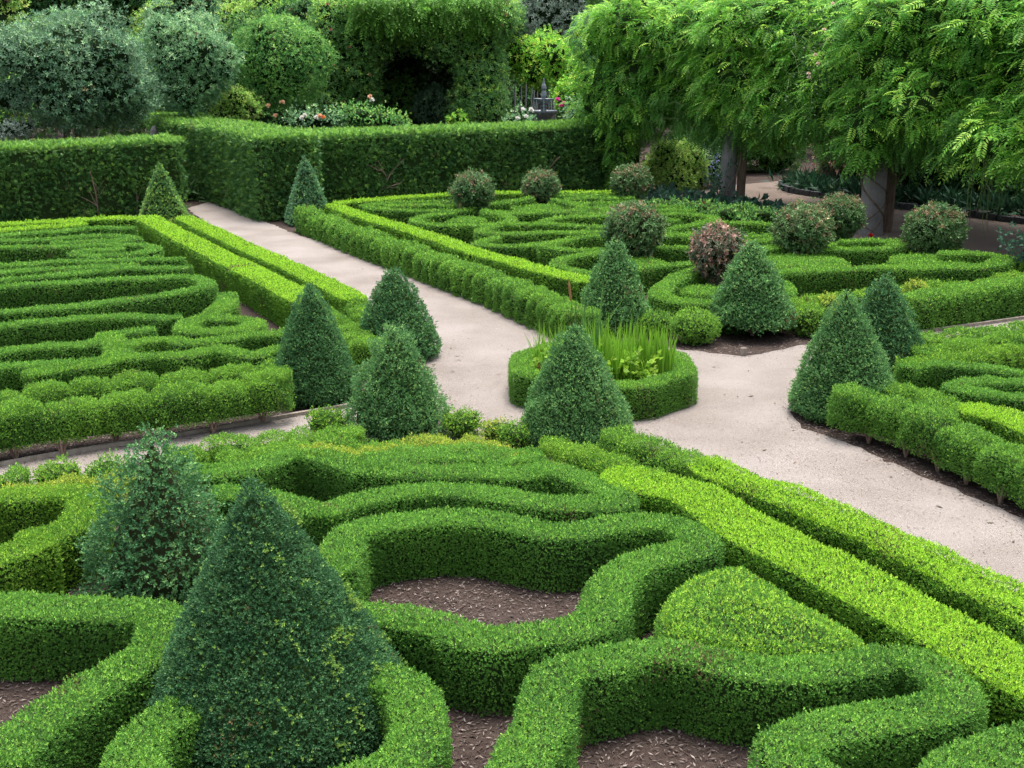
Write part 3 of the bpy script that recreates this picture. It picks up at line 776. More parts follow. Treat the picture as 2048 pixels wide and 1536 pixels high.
# rough stone kerb under the pergola: one thing of separate blocks
g = Geo(); D = crom(LINES['EDGE2'], .1); S_ = 0
k = 0
while k < len(D) - 5:
    st = int(rng.integers(3, 5)); a, b = D[k], D[min(k + st, len(D) - 1)]
    c = (a + b) / 2; L = np.linalg.norm(b - a)
    g.box((c[0], c[1], .085 + rng.normal() * .01), (L * .93, .2, .17), rot=math.atan2(*(b - a)[::-1]) + rng.normal() * .04, taper=.9)
    k += st
tag(g.build('stone_edging', M_KERB), 'low dark stone block edging along the shaded pergola path', 'edging')

# ------------------------------------------------------------------ box hedges
GL, GN, GE, GS = 'clipped box hedges of the west knot', 'clipped box hedges of the north knot', 'clipped box hedges of the east knot', 'clipped box hedges of the south knot'
def hedge(name, parts, label, group=None, cat='hedge', stems=None):
    """parts: list of (line key or points, options); one hedge thing"""
    if stems is None:
        g = Geo()
        for key, kw in parts:
            strip(g, LINES[key] if isinstance(key, str) else key, **kw)
        return tag(g.build(name, M_LEAF), label, cat, group)
    first = LINES[parts[0][0]][len(LINES[parts[0][0]]) // 2]
    root = empty(name, (first[0], first[1], 0), label, cat, group)
    g = Geo()
    for key, kw in parts: strip(g, LINES[key], **kw)
    g.build('foliage', M_LEAF, root)
    proto = None
    for (x, y) in stems:
        if proto is None:
            s = Geo()
            for a in (0.3, 1.5, 2.7, 4.0, 5.2):
                dx, dy = math.cos(a) * .07, math.sin(a) * .07
                s.tube([(first[0], first[1], 0), (first[0] + dx * .4, first[1] + dy * .4, .08), (first[0] + dx, first[1] + dy, .2)], [.016, .012, .008])
            proto = o = s.build('stem', M_PALEBARK, root)
        else:
            o = proto.copy(); scene.collection.objects.link(o); o.parent = root
        o.location = (x - first[0], y - first[1], 0)
        o.rotation_euler = (0, 0, rng.uniform(0, 6.28))
    return root

def stems_along(key, step, off=0.0, jitter=.08):
    D = crom(LINES[key], .06); out = []
    t = unit(np.gradient(D, axis=0)); n = np.c_[-t[:, 1], t[:, 0]]
    for i in range(4, len(D) - 4, max(1, int(step / .06))):
        p = D[i] + n[i] * off + rng.normal(size=2) * jitter * .5
        out.append((float(p[0]), float(p[1])))
    return out

kn = lambda **k: dict(dict(w=.28, h=.45, pal='knot'), **k)
k2 = lambda **k: dict(dict(w=.27, h=.45, pal='knot2'), **k)
lime = lambda **k: dict(dict(w=.5, h=.46, pal='lime', r=.06, up=.6), **k)
lumpy = lambda **k: dict(dict(w=.5, h=.5, pal='lumpy', r=.17, lump=(.36, .24), noise=.035, nscale=.22, inset=.08, wild=.5, amp=.012, spike=.1), **k)

PAL['mound'] = dict(A=(.054, .136, .020), B=(.085, .184, .026), tip=(.185, .30, .034), top=.42, side=.05)
# west knot
hedge('box_hedge', [('A1', lime(w=.4))], 'farthest thin lime hedge under the tall bare stemmed hedge', GL)
hedge('box_hedge', [('A2', lime(w=.4))], 'short lime hedge in front of the thin one under the tall bare stemmed hedge', GL)
hedge('box_hedge', [('A3', kn())], 'straight green hedge, first on the near side of the far lime hedges', GL)
hedge('box_hedge', [('A4', kn())], 'narrow hairpin green hedge, second behind the spiral hook by the lime border', GL)
hedge('box_hedge', [('A5', kn())], 'green hedge ending in a flat spiral hook beside the lime border', GL)
hedge('box_hedge', [('A6', kn()), ('A6b', kn())], 'pair of joined green strips right below the flat spiral hook', GL)
hedge('box_hedge', [('A7b', kn())], 'gently curved green hedge running behind the big hairpin hedge', GL)
hedge('box_hedge', [('A7', kn())], 'big green hairpin hedge with a rounded turn against the lime border', GL)
hedge('box_hedge', [('A8', kn())], 'long dark sided hedge just below the big hairpin hedge', GL)
hedge('box_hedge', [('A8b', k2(w=.34))], 'crooked hedge ending in a small triangular loop beside the wide lime hedge', GL)
hedge('box_hedge', [('A9', kn()), ('A9b', k2(w=.36)), ('A9c', kn())], 'forked green hedge with a wide zigzag joint in the middle of the west knot', GL)
hedge('box_hedge', [('A10', k2(w=.30))], 'wavy olive topped hedge below the small triangular loop', GL)
hedge('box_hedge', [('A11', k2(w=.31))], 'wavy hedge with a browning end, second above the lumpy stemmed hedge', GL)
hedge('box_hedge', [('A12', lumpy(h=.42, w=.42, lump=(.5, .26)))], 'low row of rounded bumps directly behind the lumpy hedge with bare stems', GL)
hedge('lumpy_hedge', [('A13', lumpy(z0=.15, h=.54, w=.46, lump=(.55, .22)))], 'tall lumpy hedge with bare stems above the timber edged path', GL, stems=stems_along('A13', .52, -.06))
hedge('lime_hedge', [('D1', lime(w=.54, h=.5))], 'wide bright lime hedge bordering the west knot, inner of the double row', GL)
hedge('lime_hedge', [('D2', lime(w=.46, h=.44))], 'bright lime hedge bordering the path, outer of the double row of the west knot', GL)
hedge('box_hedge', [('D1b', lumpy(w=.46, h=.46, lump=(.5, .12)))], 'dull green stretch between two bluish cones, continuing the wide lime hedge', GL)
hedge('box_hedge', [('D2b', lumpy(w=.42, h=.42, lump=(.5, .12)))], 'short olive stretch ending the outer lime hedge at a bluish cone by the path', GL)

# north knot
hedge('lumpy_hedge', [('E1', lumpy(w=.55, h=.52, pal='knot2', lump=(.42, .38)))], 'row of merged rounded box bushes along the path opposite the double lime hedge', GN)
hedge('lime_hedge', [('E2', lime(w=.46, h=.47))], 'long bright lime hedge behind the row of merged rounded bushes', GN)
hedge('box_hedge', [('F0', lime(w=.4, h=.45))], 'thin lime hedge at the foot of the long tall hedge behind the ball shrubs', GN)
hedge('box_hedge', [('F1', k2(closed=False)), ('F1i', k2())], 'long flat loop of hedge beside the far square pyramid', GN)
hedge('box_hedge', [('F2', k2())], 'curled hedge ring round the ball shrub closest to the far square pyramid', GN)
hedge('box_hedge', [('F3', k2())], 'nearly straight hedge in front of the ball shrub at the tall hedge centre', GN)
hedge('box_hedge', [('F4', k2(w=.34))], 'small hook of hedge round the ball shrub standing nearest the tall hedge', GN)
hedge('box_hedge', [('F5', k2())], 'short slanting hedge between the two ball shrubs by the tall hedge', GN)
hedge('box_hedge', [('F5b', k2()), ('F5d', k2(w=.32))], 'small oval loop between the second ball shrub and the one by the pergola', GN)
hedge('box_hedge', [('F5c', k2())], 'faint far hedge strip along the foot of the tall hedge near the pergola', GN)
hedge('box_hedge', [('F6', k2(w=.34))], 'small hook of hedge round the ball shrub nearest the round bush', GN)
hedge('box_hedge', [('F7a', k2())], 'curved hedge passing behind the large ball shrub in the knot middle', GN)
hedge('box_hedge', [('F7b', k2())], 'long hairpin hedge pointing to the lime border, behind the pointed crescent', GN)
hedge('box_hedge', [('F7c', k2())], 'pointed crescent hedge touching the lime border', GN)
hedge('box_hedge', [('F7d', k2(h=.47))], 'blunt ended hairpin hedge beside the pointed crescent', GN)
hedge('box_hedge', [('F7e', k2())], 'wide curl of hedge round the large ball shrub behind the loose topped cone', GN)
hedge('box_hedge', [('F8a', k2())], 'short hedge between the large ball shrub and the brownish one', GN)
hedge('box_hedge', [('F8b', k2())], 'short hedge strip behind the brownish ball shrub, second from it', GN)
hedge('box_hedge', [('F8c', lumpy(w=.38, h=.42, lump=(.5, .1), pal='knot2'))], 'uneven hedge running from behind the large ball shrub to the paired ball shrubs', GN)
hedge('box_hedge', [('F8d', k2()), ('F8e', k2())], 'open scroll of hedge in front of the stone pillar with the brown post', GN)
hedge('box_hedge', [('F8f', k2())], 'short low hedge between the brownish ball and the paired ball shrubs', GN)
hedge('box_hedge', [('F8g', k2(w=.3))], 'tiny hedge strip near the red flowers by the stone pillar', GN)
hedge('box_hedge', [('F8h', k2(w=.3))], 'tiny hedge strip beside the ball shrub nearest the round bush', GN)
hedge('box_hedge', [('F9', k2(w=.36, pal='knot2'))], 'horseshoe hedge with yellowish top round the brownish ball shrub', GN)
hedge('box_hedge', [('F10', k2(w=.34, h=.47))], 'long dark sided hedge curling round the ball shrub closest to the shaded path', GN)
hedge('box_hedge', [('F11', k2())], 'hedge ring round the smaller of the paired ball shrubs, by the vine wrapped pillar', GN)
hedge('box_hedge', [('F12', k2(w=.3))], 'short hedge strip ending at the larger of the paired ball shrubs', GN)
hedge('box_hedge', [('F13', lumpy(w=.5, h=.42, lump=(.5, .1)))], 'straggly hedge along the shaded pergola path', GN)
hedge('box_hedge', [('F13b', lumpy(w=.4, h=.4, lump=(.5, .1)))], 'straggly low hedge at the foot of the vine wrapped pillar', GN)
hedge('lumpy_hedge', [('G1', lumpy(w=.42, h=.44, pal='bush', lump=(.5, .2)))], 'uneven yellow green hedge behind the even hedge by the narrow path', GN)
hedge('lumpy_hedge', [('G2', lumpy(w=.5, h=.55, pal='knot2', lump=(.8, .06)))], 'even topped leafy hedge along the narrow path behind the pair of cones', GN)

# east knot
hedge('lumpy_hedge', [('M1', lumpy(w=.42, h=.42, lump=(.6, .2)))], 'uneven hedge on the near side of the narrow path behind the pair of cones', GE)
hedge('lumpy_hedge', [('M2', lumpy(w=.38, h=.42, lump=(.6, .12)))], 'second uneven hedge from the narrow path behind the pair of cones', GE)
hedge('box_hedge', [('M3', lumpy(w=.36, h=.45, lump=(.7, .06), pal='bush'))], 'forked hedge with bronzed top, upper arm, starting at the pair of cones', GE)
hedge('box_hedge', [('M4', kn(noise=.02))], 'hedge with a rounded shoulder starting at the pair of cones, lower arm of the fork', GE)
hedge('box_hedge', [('M5', kn(noise=.02))], 'pointed hairpin hedge inside the east knot', GE)
hedge('lumpy_hedge', [('M6', lumpy(w=.42, h=.42, lump=(.5, .16)))], 'duller bumpy hedge just inside the outer bumpy hedge with bare stems', GE)
hedge('lime_hedge', [('M6b', lime(w=.5, h=.44))], 'short bright lime stretch inside the outer bumpy hedge with bare stems', GE)
hedge('lumpy_hedge', [('M7', lumpy(w=.48, h=.54, z0=.12, pal='knot2', lump=(.5, .26)))], 'thick bumpy hedge with bare stems along the gravel beside the pair of cones', GE, stems=stems_along('M7', .42, -.10))

# south knot, the nearest
hedge('lime_hedge', [('N1', lime(w=.58, h=.46))], 'broad bright lime hedge running past the clipped half moon bed', GS)
hedge('lime_hedge', [('N2', lime(w=.5, h=.42, lump=(.9, .05), noise=.03, r=.1, pal='lime'))], 'rougher lime hedge between the broad lime hedge and the gravel path', GS)
hedge('box_hedge', [('N3', lumpy(w=.42, h=.45, lump=(.7, .07), pal='bush'))], 'dull green stub continuing the broad lime hedge to the cone at the pond', GS)
hedge('box_hedge', [('N3b', lumpy(w=.4, h=.42, lump=(.6, .12)))], 'loose dark green stub of hedge between the cone at the pond and the gravel', GS)
g = Geo(); mound(g, LINES['N4'], .43, pal='mound', dome=.12, r=.16)
tag(g.build('box_hedge', M_LEAF), 'solid half moon bed of clipped box with yellow tips beside the broad lime hedge', 'hedge', GS)
hedge('box_hedge', [('N5', kn(w=.34, h=.46))], 'thick meandering hedge below the half moon bed, ending at the lime hedge', GS)
hedge('box_hedge', [('N6', kn(w=.42))], 'short piece of hedge cut off by the corner under the lime hedge', GS)
hedge('box_hedge', [('N7', kn(w=.35, h=.46))], 'meandering hedge enclosing the mulch patch beside the big dark cone', GS)
hedge('box_hedge', [('N8', kn(w=.33)), ('N8b', kn(w=.32))], 'curving hedge with a pointed hairpin end, next behind the hedge round the mulch patch', GS)
hedge('box_hedge', [('N9', kn(w=.35, noise=.02))], 'wavy hedge with a raised hump behind the tip of the big dark cone', GS)
hedge('lumpy_hedge', [('N10', lumpy(w=.42, h=.42, lump=(.55, .25)))], 'low row of leafy bumps by the path between the loose shrub and leaning cone', GS)
hedge('lumpy_hedge', [('N10b', lumpy(w=.42, h=.42, lump=(.6, .15)))], 'second row of leafy bumps in from the path, ending at the leaning cone', GS)
hedge('lumpy_hedge', [('N10c', lumpy(w=.46, h=.42, lump=(.6, .12), pal='yellowish'))], 'yellowed leafy row in front of the leaning cone', GS)
hedge('box_hedge', [('N10d', kn(w=.46, noise=.03))], 'flat mass of box filling the corner below the yellowed leafy row', GS)
hedge('box_hedge', [('O1', kn(w=.36, pal='bush')), ('O1b', kn(w=.36, pal='bush'))], 'angular bronzed hedge with a broad step beside the loose bluish shrub', GS)
hedge('lumpy_hedge', [('O1c', lumpy(w=.36, h=.4, lump=(.7, .1), pal='yellowish'))], 'yellowish hedge behind the angular bronzed hedge', GS)
hedge('lumpy_hedge', [('O1d', lumpy(w=.4, h=.4, lump=(.5, .2)))], 'short leafy row at the picture edge below the gravel path', GS)
hedge('box_hedge', [('O3', kn(w=.37, h=.46))], 'V shaped hedge pointing at the big dark cone', GS)
hedge('box_hedge', [('O4', kn(w=.33, h=.42))], 'curved hedge wrapped round the foot of the big dark cone', GS)

# low clipped discs under the ball shrubs
def disc(px, py, r, label, h=.32):
    c = ground_at(px, py, h)
    a = np.linspace(0, 2 * pi, 14, endpoint=False)
    g = Geo(); mound(g, [(c[0] + r * math.cos(t), c[1] + r * math.sin(t)) for t in a], h, pal='knot2', r=.08, dome=.03)
    tag(g.build('box_mound', M_LEAF), label, 'hedge', 'low clipped discs under the ball shrubs')
disc(933, 440, .48, 'low clipped box disc under the ball shrub closest to the far square pyramid')
disc(1086, 415, .5, 'low clipped box disc under the ball shrub nearest the tall hedge')
disc(1265, 416, .45, 'low clipped box disc under the ball shrub nearest the round bush')
disc(1272, 525, .55, 'low clipped box disc under the large ball shrub in the knot middle')
disc(1408, 580, .42, 'low clipped box disc under the brownish ball shrub')
disc(1606, 524, .85, 'wide clipped box disc under the larger of the paired ball shrubs')
disc(1690, 493, .5, 'low clipped box disc under the smaller of the paired ball shrubs')
disc(1862, 522, .75, 'wide clipped box disc under the ball shrub closest to the shaded path')

# ------------------------------------------------------------------ topiary
PAL['pyramid'] = dict(A=(.055, .125, .042), B=(.085, .165, .045), tip=(.16, .26, .05), top=.3, side=.25)
PAL['pyramid2'] = dict(A=(.055, .125, .062), B=(.075, .155, .072), tip=(.12, .22, .08), top=.3, side=.2)
PAL['loose'] = dict(A=(.034, .094, .036), B=(.054, .132, .048), tip=(.10, .19, .065), top=.3, side=.22)
PAL['bigcone'] = dict(A=(.029, .081, .032), B=(.044, .108, .041), tip=(.12, .21, .05), top=.10, side=.06)
def topiary(label, base, z, r, dx, pal='blue', trunk=None, **kw):
    root = empty('topiary_cone', (base[0], base[1], 0), label, 'topiary', 'cone shaped box topiaries')
    g = Geo(); cone(g, base, dx, z, r, pal, **kw)
    if pal == 'bigcone':                                  # clusters of fresh yellow green shoots, mostly on one flank
        n = 5200; t = rng.random(n) ** 1.3 * .9; a = rng.normal(-.35, .6, n)
        rr = r * (1 - t) ** .97 + .05
        P = np.c_[base[0] + dx * t + np.cos(a) * rr, base[1] + np.sin(a) * rr, .03 + z * t]
        k = rng.random(n) < ((bump(P, .22, 66) - .25) * 1.6).clip(0, .8) * (1 - t); P, a = P[k], a[k]
        place(g, T_BOX, P, np.c_[np.cos(a), np.sin(a), np.full(len(a), .6)] + rng.normal(size=(len(a), 3)) * .3, .021, np.asarray((.20, .34, .06)), .2)
    g.build('foliage', M_LEAF, root)
    t = Geo()
    z0 = kw.get('z0', .03)
    t.tube([(base[0], base[1], -.02), (base[0] + .01, base[1], z0 + .12), (base[0] + dx * .3, base[1], z * .4)], [.035, .03, .02], n=8)
    if z0 > .1:
        for a in (.2, 1.3, 2.6, 3.4, 4.6, 5.6):
            t.tube([(base[0], base[1], .02), (base[0] + math.cos(a) * .12, base[1] + math.sin(a) * .12, z0 * .7), (base[0] + math.cos(a) * .3, base[1] + math.sin(a) * .3, z0 + .12)], [.02, .014, .008])
    t.build('trunk', M_PALEBARK if z0 > .1 else M_BARK, root)
    return root

topiary('very large dark clipped cone with yellow tips rising from the nearest hedges', (-1.43, 6.33), 1.61, .84, -.10, L0=.0165, power=.97, noise=.014, nscale=.22, tipr=.04, K=1.5, spike=.05, inset=.05, seed=2, colnoise=.35, pal='bigcone')
topiary('loose unclipped bluish shrub beside the big dark cone, with a ragged pointed top', (-2.74, 8.23), 1.30, .52, .02, pal='loose', power=.70, noise=.07, nscale=.3, L0=.026, K=1.2, amp=.035, wild=.75, spike=.3, inset=.13, seed=3, tipr=.06, corecol=(.038, .046, .02))
topiary('smooth bluish cone at the end of the lumpy hedge with bare stems', (-2.36, 13.28), 1.42, .50, -.02, power=.72, noise=.02, seed=4, tipr=.05)
topiary('bluish cone standing alone at the path edge, behind the leaning ragged one', (-1.56, 15.31), 1.23, .54, -.04, power=.66, noise=.025, amp=.012, seed=5, tipr=.07, pal='blue')
topiary('ragged leaning cone with brown patches in front of the pond path', (-1.26, 12.13), 1.2, .54, -.02, pal='blue2', power=.74, noise=.055, nscale=.3, amp=.025, wild=.6, spike=.15, inset=.09, seed=6, tipr=.06)
topiary('broad bluish cone directly in front of the pond hedge', (0.70, 11.75), 1.29, .60, -.05, pal='blue2', power=.8, noise=.03, amp=.015, wild=.5, seed=7, tipr=.05)
topiary('loose topped cone at the end of the row of merged rounded bushes, behind the reeds', (1.56, 16.96), 1.37, .54, -.03, pal='blue2', power=.74, noise=.035, amp=.015, wild=.5, seed=8, tipr=.06)
topiary('cone on short bare branches above the mulch with the wooden peg', (3.55, 16.55), 1.4, .58, -.08, pal='blue2', power=.72, noise=.035, amp=.015, wild=.55, seed=9, tipr=.06, z0=.2, tuck=.06)
topiary('larger front cone of the pair beside the gravel junction', (3.84, 12.68), 1.44, .62, -.09, pal='blue2', power=.82, noise=.025, amp=.012, wild=.5, seed=10, tipr=.05)
topiary('rear cone of the pair beside the gravel junction', (4.90, 14.56), 1.30, .52, -.12, pal='blue', power=.74, noise=.035, amp=.02, wild=.55, spike=.1, seed=12, tipr=.05)
topiary('square pyramid with yellowish foot in front of the tall bare stemmed hedge', (-8.72, 28.84), 1.42, .62, .0, pal='pyramid', power=.97, noise=.012, square=.8, rot=.25, seed=13, tipr=.02, tuck=.02)
topiary('square pyramid against the corner of the tall green hedge', (-4.98, 28.23), 1.64, .60, -.03, pal='pyramid2', power=.95, noise=.012, square=.8, rot=.3, seed=14, tipr=.02, tuck=.02)

PAL['photinia'] = dict(A=(.046, .098, .033), B=(.086, .145, .054), tip=(.16, .115, .065), top=.3, side=.07)
PAL['photinia2'] = dict(A=(.045, .075, .035), B=(.10, .10, .07), tip=(.24, .14, .11), top=.4, side=.3)
def standard(px, py, d, r, top, label, pal='photinia', ground=(0, 0), shape=1.0, trunk_r=.028):
    """ball on a short leafy stem"""
    x, y = ground
    cz = top - r * .92
    root = empty('ball_topiary', (x, y, 0), label, 'topiary', 'ball shrubs with reddish tips')
    g = Geo()
    E = [(x, y, cz, r, r, r * .92)]
    for k in range(5):
        a = k * 1.3 + px; E.append((x + math.cos(a) * r * .42, y + math.sin(a) * r * .42, cz + r * .12 * math.sin(k * 2.), r * .62, r * .62, r * .66))
    E.append((x, y, cz - r * .72, r * .56, r * .56, r * .45)); E.append((x, y, cz - r * 1.02, r * .28, r * .28, r * .36))
    blobs(g, E, pal, L0=.07, K=2.0, minpx=3.0, noise=.04, nscale=.3, amp=.018, wild=.7, up=.25, tmpl=T_LONG, inset=.76, seed=int(px), corecol=(.022, .032, .014))
    E2 = [(x, y, cz - r * 1.25, r * .2, r * .2, r * .35)]
    blobs(g, E2, pal, L0=.055, K=1.5, minpx=2.6, noise=.04, amp=.03, wild=.9, tmpl=T_LONG, core=False, seed=int(px) + 1)
    g.build('crown', M_GLOSS, root)
    t = Geo(); t.tube([(x, y, 0), (x + .01, y - .01, cz * .5), (x, y, cz)], [trunk_r, trunk_r * .8, trunk_r * .7], n=7)
    for a in (0, 2, 4): t.tube([(x, y, cz * .55), (x + math.cos(a) * r * .3, y + math.sin(a) * r * .3, cz - r * .2)], [.014, .008])
    t.build('trunk', M_BARK, root)
for px, py, g_, r, top, label, pal in [
    (946, 388, (-.95, 27.97), .48, 1.26, 'ball shrub closest to the far square pyramid', 'photinia'),
    (1080, 372, (.76, 30.46), .46, 1.08, 'ball shrub standing nearest the long tall hedge, between two others', 'photinia'),
    (1264, 368, (3.12, 30.36), .50, 1.22, 'ball shrub in front of the round light green bush', 'photinia'),
    (1269, 463, (2.30, 21.64), .54, 1.32, 'large ball shrub with a dark hollow side in the middle of the knot', 'photinia'),
    (1440, 502, (3.46, 19.17), .43, 1.23, 'brownish half dead ball shrub behind the cone on bare branches', 'photinia2'),
    (1610, 460, (5.58, 22.01), .54, 1.24, 'larger and nearer of the paired ball shrubs', 'photinia'),
    (1680, 435, (6.84, 24.06), .48, 1.19, 'smaller ball shrub on a thin stem in front of the vine wrapped pillar', 'photinia'),
    (1871, 450, (8.14, 22.12), .54, 1.22, 'ball shrub on a short stem closest to the shaded path', 'photinia')]:
    standard(px, py, 0, r, top, label, pal, g_)

# small loose box balls
def box_ball(px, py, r, label, pal='bush', h=None):
    c = ground_at(px, py, 0); h = h or r * 1.5
    g = Geo()
    E = [(c[0], c[1], h * .52, r, r, h * .5)] + [(c[0] + math.cos(a) * r * .4, c[1] + math.sin(a) * r * .4, h * .5, r * .66, r * .66, h * .42) for a in (.5, 2.2, 3.7, 5.1)]
    blobs(g, E, pal, L0=.02, K=.9, noise=.03, nscale=.18, amp=.015, wild=.55, inset=.8, seed=int(px))
    tag(g.build('box_ball', M_LEAF), label, 'bush', 'small loose box bushes')
box_ball(925, 872, .19, 'small round green bush on the gravel edge by the leaning cone')
box_ball(992, 882, .15, 'small yellowish round bush between the leaning cone and the pond cone', 'yellowish')
box_ball(1030, 893, .17, 'small dark bush tucked against the broad cone at the pond', 'lumpy')
box_ball(655, 872, .20, 'round leafy bush at the path edge left of the leaning cone')
box_ball(120, 985, .2, 'small round bush standing alone by the lower gravel path')
box_ball(222, 982, .21, 'dark small round bush just left of the loose bluish shrub', 'lumpy')
box_ball(1312, 672, .24, 'light green bush at the pond corner next to the loose topped cone', 'lumpy')
box_ball(1388, 685, .33, 'wide light green bush between the pond and the cone on bare branches', 'lumpy', .46)
box_ball(1618, 672, .24, 'light green bush between the cone on bare branches and the pair of cones', 'lumpy', .46)
box_ball(1655, 655, .20, 'orange yellow bush peeping out behind the pair of cones', 'yellowish', .48)
box_ball(1826, 632, .22, 'yellowing bush at the end of the even leafy hedge', 'yellowish', .55)
box_ball(735, 735, .2, 'small green bush squeezed between two bluish cones', 'lumpy', .4)

# wooden peg
g = Geo(); c = ground_at(1487, 712); g.box((c[0], c[1], .055), (.085, .04, .11)); g.box((c[0], c[1], .112), (.08, .036, .006))
tag(g.build('wooden_peg', M_TIMBER), 'short pale wooden peg in the mulch edge by the gravel', 'peg')

# ------------------------------------------------------------------ pond
PC, PR = (1.09, 13.5), 1.2
octa = [(PC[0] + (PR - .15) * math.cos(a), PC[1] + (PR - .15) * math.sin(a)) for a in np.linspace(pi / 8, 2 * pi + pi / 8, 9)]
octa_f = []
for a, b in zip(octa[:-1], octa[1:]):
    for f in (.08, .36, .64, .92): octa_f.append((a[0] + (b[0] - a[0]) * f, a[1] + (b[1] - a[1]) * f))
octa_f.append(octa_f[0])
hedge('pond_hedge', [(octa_f, dict(w=.3, h=.40, pal='knot2', r=.04, closed=True, noise=.015))], 'eight sided clipped hedge round the small pond', None)
g = Geo(); a = np.linspace(0, 2 * pi, 33)
g.lathe([(.80, 0), (.80, .26), (.72, .26), (.72, .05)], (PC[0], PC[1], 0), (.3, .3, .3), 32)
tag(g.build('stone_basin', M_STONE), 'low round stone basin inside the pond hedge', 'basin')
tag(poly_sheet('water', [(PC[0] + .73 * math.cos(t), PC[1] + .73 * math.sin(t)) for t in a[:-1]], .2, M_WATER), 'dark pond water', 'water', kind='structure')

def reeds(name, cx, cy, n, r, h0, h1, label, lean=.12, w=.012, cols=((.14, .32, .03), (.24, .44, .04)), z=.2, group='bright green water plants in the pond', heads=0):
    g = Geo()
    for k in range(n):
        a = rng.uniform(0, 6.28); q = r * math.sqrt(rng.random()); x, y = cx + q * math.cos(a), cy + q * math.sin(a)
        h = rng.uniform(h0, h1); la = rng.uniform(0, 6.28); l = abs(rng.normal()) * lean * h
        t = np.linspace(0, 1, 5)
        p = np.c_[x + l * np.cos(la) * t ** 2, y + l * np.sin(la) * t ** 2, z + h * t * (1 - .1 * (l / h) * t)]
        fa = rng.uniform(0, pi); s = np.array([math.cos(fa), math.sin(fa), 0]) * w * rng.uniform(.7, 1.3)
        ww = np.array([1, 1, .85, .55, .05])[:, None]
        A = np.stack([p - s * ww, p + s * ww], 1)
        c = np.asarray(cols[0]) + (np.asarray(cols[1]) - np.asarray(cols[0])) * rng.random()
        g.grid(A, c * rng.uniform(.75, 1.2))
    o = g.build(name, M_SOFT); tag(o, label, 'water plant', group)
    return o
reeds('reed_clump', 1.32, 13.6, 210, .42, .4, .78, 'dense clump of bright upright blades behind the tip of the broad cone')
reeds('reed_clump', 1.74, 13.5, 170, .24, .35, .72, 'bright blades filling the pond corner near the pair of cones')
reeds('reed_clump', .52, 13.7, 120, .28, .35, .7, 'thin sprays of blades at the pond end facing the lone cone', .2, .009)
def cattail():
    root = empty('cattail', (.95, 13.95, .2), 'tall grey green rushes with one brown cattail head at the back of the pond', 'water plant', 'bright green water plants in the pond')
    o = reeds('blades', .95, 13.95, 34, .18, .6, 1.2, None, .16, .009, ((.06, .16, .05), (.12, .25, .05)))
    for k in ('category', 'group'): del o[k]
    o.parent = root; o.location = (-.95, -13.95, -.2)
    g = Geo(); g.tube([(.78, 14.0, .25), (.74, 14.0, 1.0), (.70, 14.0, 1.36)], [.006, .005, .004], (.1, .16, .04)); g.build('stalk', M_LEAF, root)
    st_ = [o for o in root.children if o.name.startswith('stalk')][0]
    g = Geo(); g.tube([(.735, 14.0, 1.04), (.725, 14.0, 1.1), (.705, 14.0, 1.26), (.70, 14.0, 1.31)], [.006, .016, .015, .004], (.32, .17, .07), 8); g.build('flower_head', M_CHIP, st_, origin=tuple(root.location))
cattail()
def broad_plant(cx, cy, n, r, h, L, label, cols, cat='water plant', group='bright green water plants in the pond', z=.22, name='pond_plant', mat=None, flower=None, tm=None, wild=.8, size_j=.25):
    P = np.c_[cx + rng.normal(size=n) * r * .5, cy + rng.normal(size=n) * r * .5, z + rng.random(n) * h]
    g = Geo(); ax = np.c_[P[:, 0] - cx, P[:, 1] - cy, np.full(n, r * 1.0)] + rng.normal(size=(n, 3)) * r * wild
    c = np.asarray(cols[0]) + (np.asarray(cols[1]) - np.asarray(cols[0])) * rng.random((n, 1))
    for p in P: g.tube([(cx + (p[0] - cx) * .15, cy + (p[1] - cy) * .15, max(0, z - .06)), ((cx + p[0]) / 2, (cy + p[1]) / 2, z + (p[2] - z) * .6), tuple(p)], [.006, .005, .003], tuple(cols[0]), 3, False)
    place(g, T_BOX4 if tm is None else tm, P, ax, L * (1 + rng.normal(size=n) * size_j).clip(.5, 1.6), c)
    root = g.build(name, mat or M_SOFT)
    tag(root, label, cat, group)
    return root
broad_plant(1.35, 13.35, 110, .45, .32, .085, 'broad leaved bright water plant in front of the reed clump', ((.16, .34, .03), (.3, .48, .05)))
broad_plant(.55, 13.55, 80, .25, .3, .08, 'broad leaved light green plant by the pond end facing the lone cone', ((.16, .34, .04), (.28, .46, .06)))
broad_plant(.30, 13.62, 26, .16, .1, .06, 'orange tinted low plant on the pond rim', ((.3, .16, .06), (.42, .25, .10)))
broad_plant(1.75, 13.8, 40, .3, .16, .08, 'yellowing broad leaved plant at the back of the pond', ((.16, .28, .03), (.34, .36, .05)))

# ------------------------------------------------------------------ tall hedges
YEW = dict(pal='yew', L0=.095, K=5.5, minpx=3.2, tmpl=T_YEW, noise=.025, nscale=.7, amp=.008, wild=.45, up=.1, inset=.14, spike=0, square=True, back=.3)
def gaps(scale, level, sharp=5., zlow=1.5):
    def f(P, N):
        b = bump(P, scale, 77) + .5 * bump(P, scale * .4, 78)
        side = N[:, 2] < .6
        p = (.5 + sharp * (b - level)).clip(.3, 1)
        return np.where(side, p, 1.0)
    return f
def branch(g, p, d, L, r, depth=0, col=(.3, .22, .18)):
    d = np.asarray(d, float); d /= np.linalg.norm(d)
    pts = [np.asarray(p, float)]
    for k in range(4):
        d = unit(d + rng.normal(size=3) * .16 * np.array([1, .4, 1])); pts.append(pts[-1] + d * L / 4)
    g.tube(pts, np.linspace(r, r * .6, 5), col)
    if depth < 2:
        for k in range(2 + (depth == 0)):
            i = rng.integers(1, 5); branch(g, pts[i], d + rng.normal(size=3) * np.array([.7, .25, .4]), L * rng.uniform(.5, .75), r * .6, depth + 1, col)
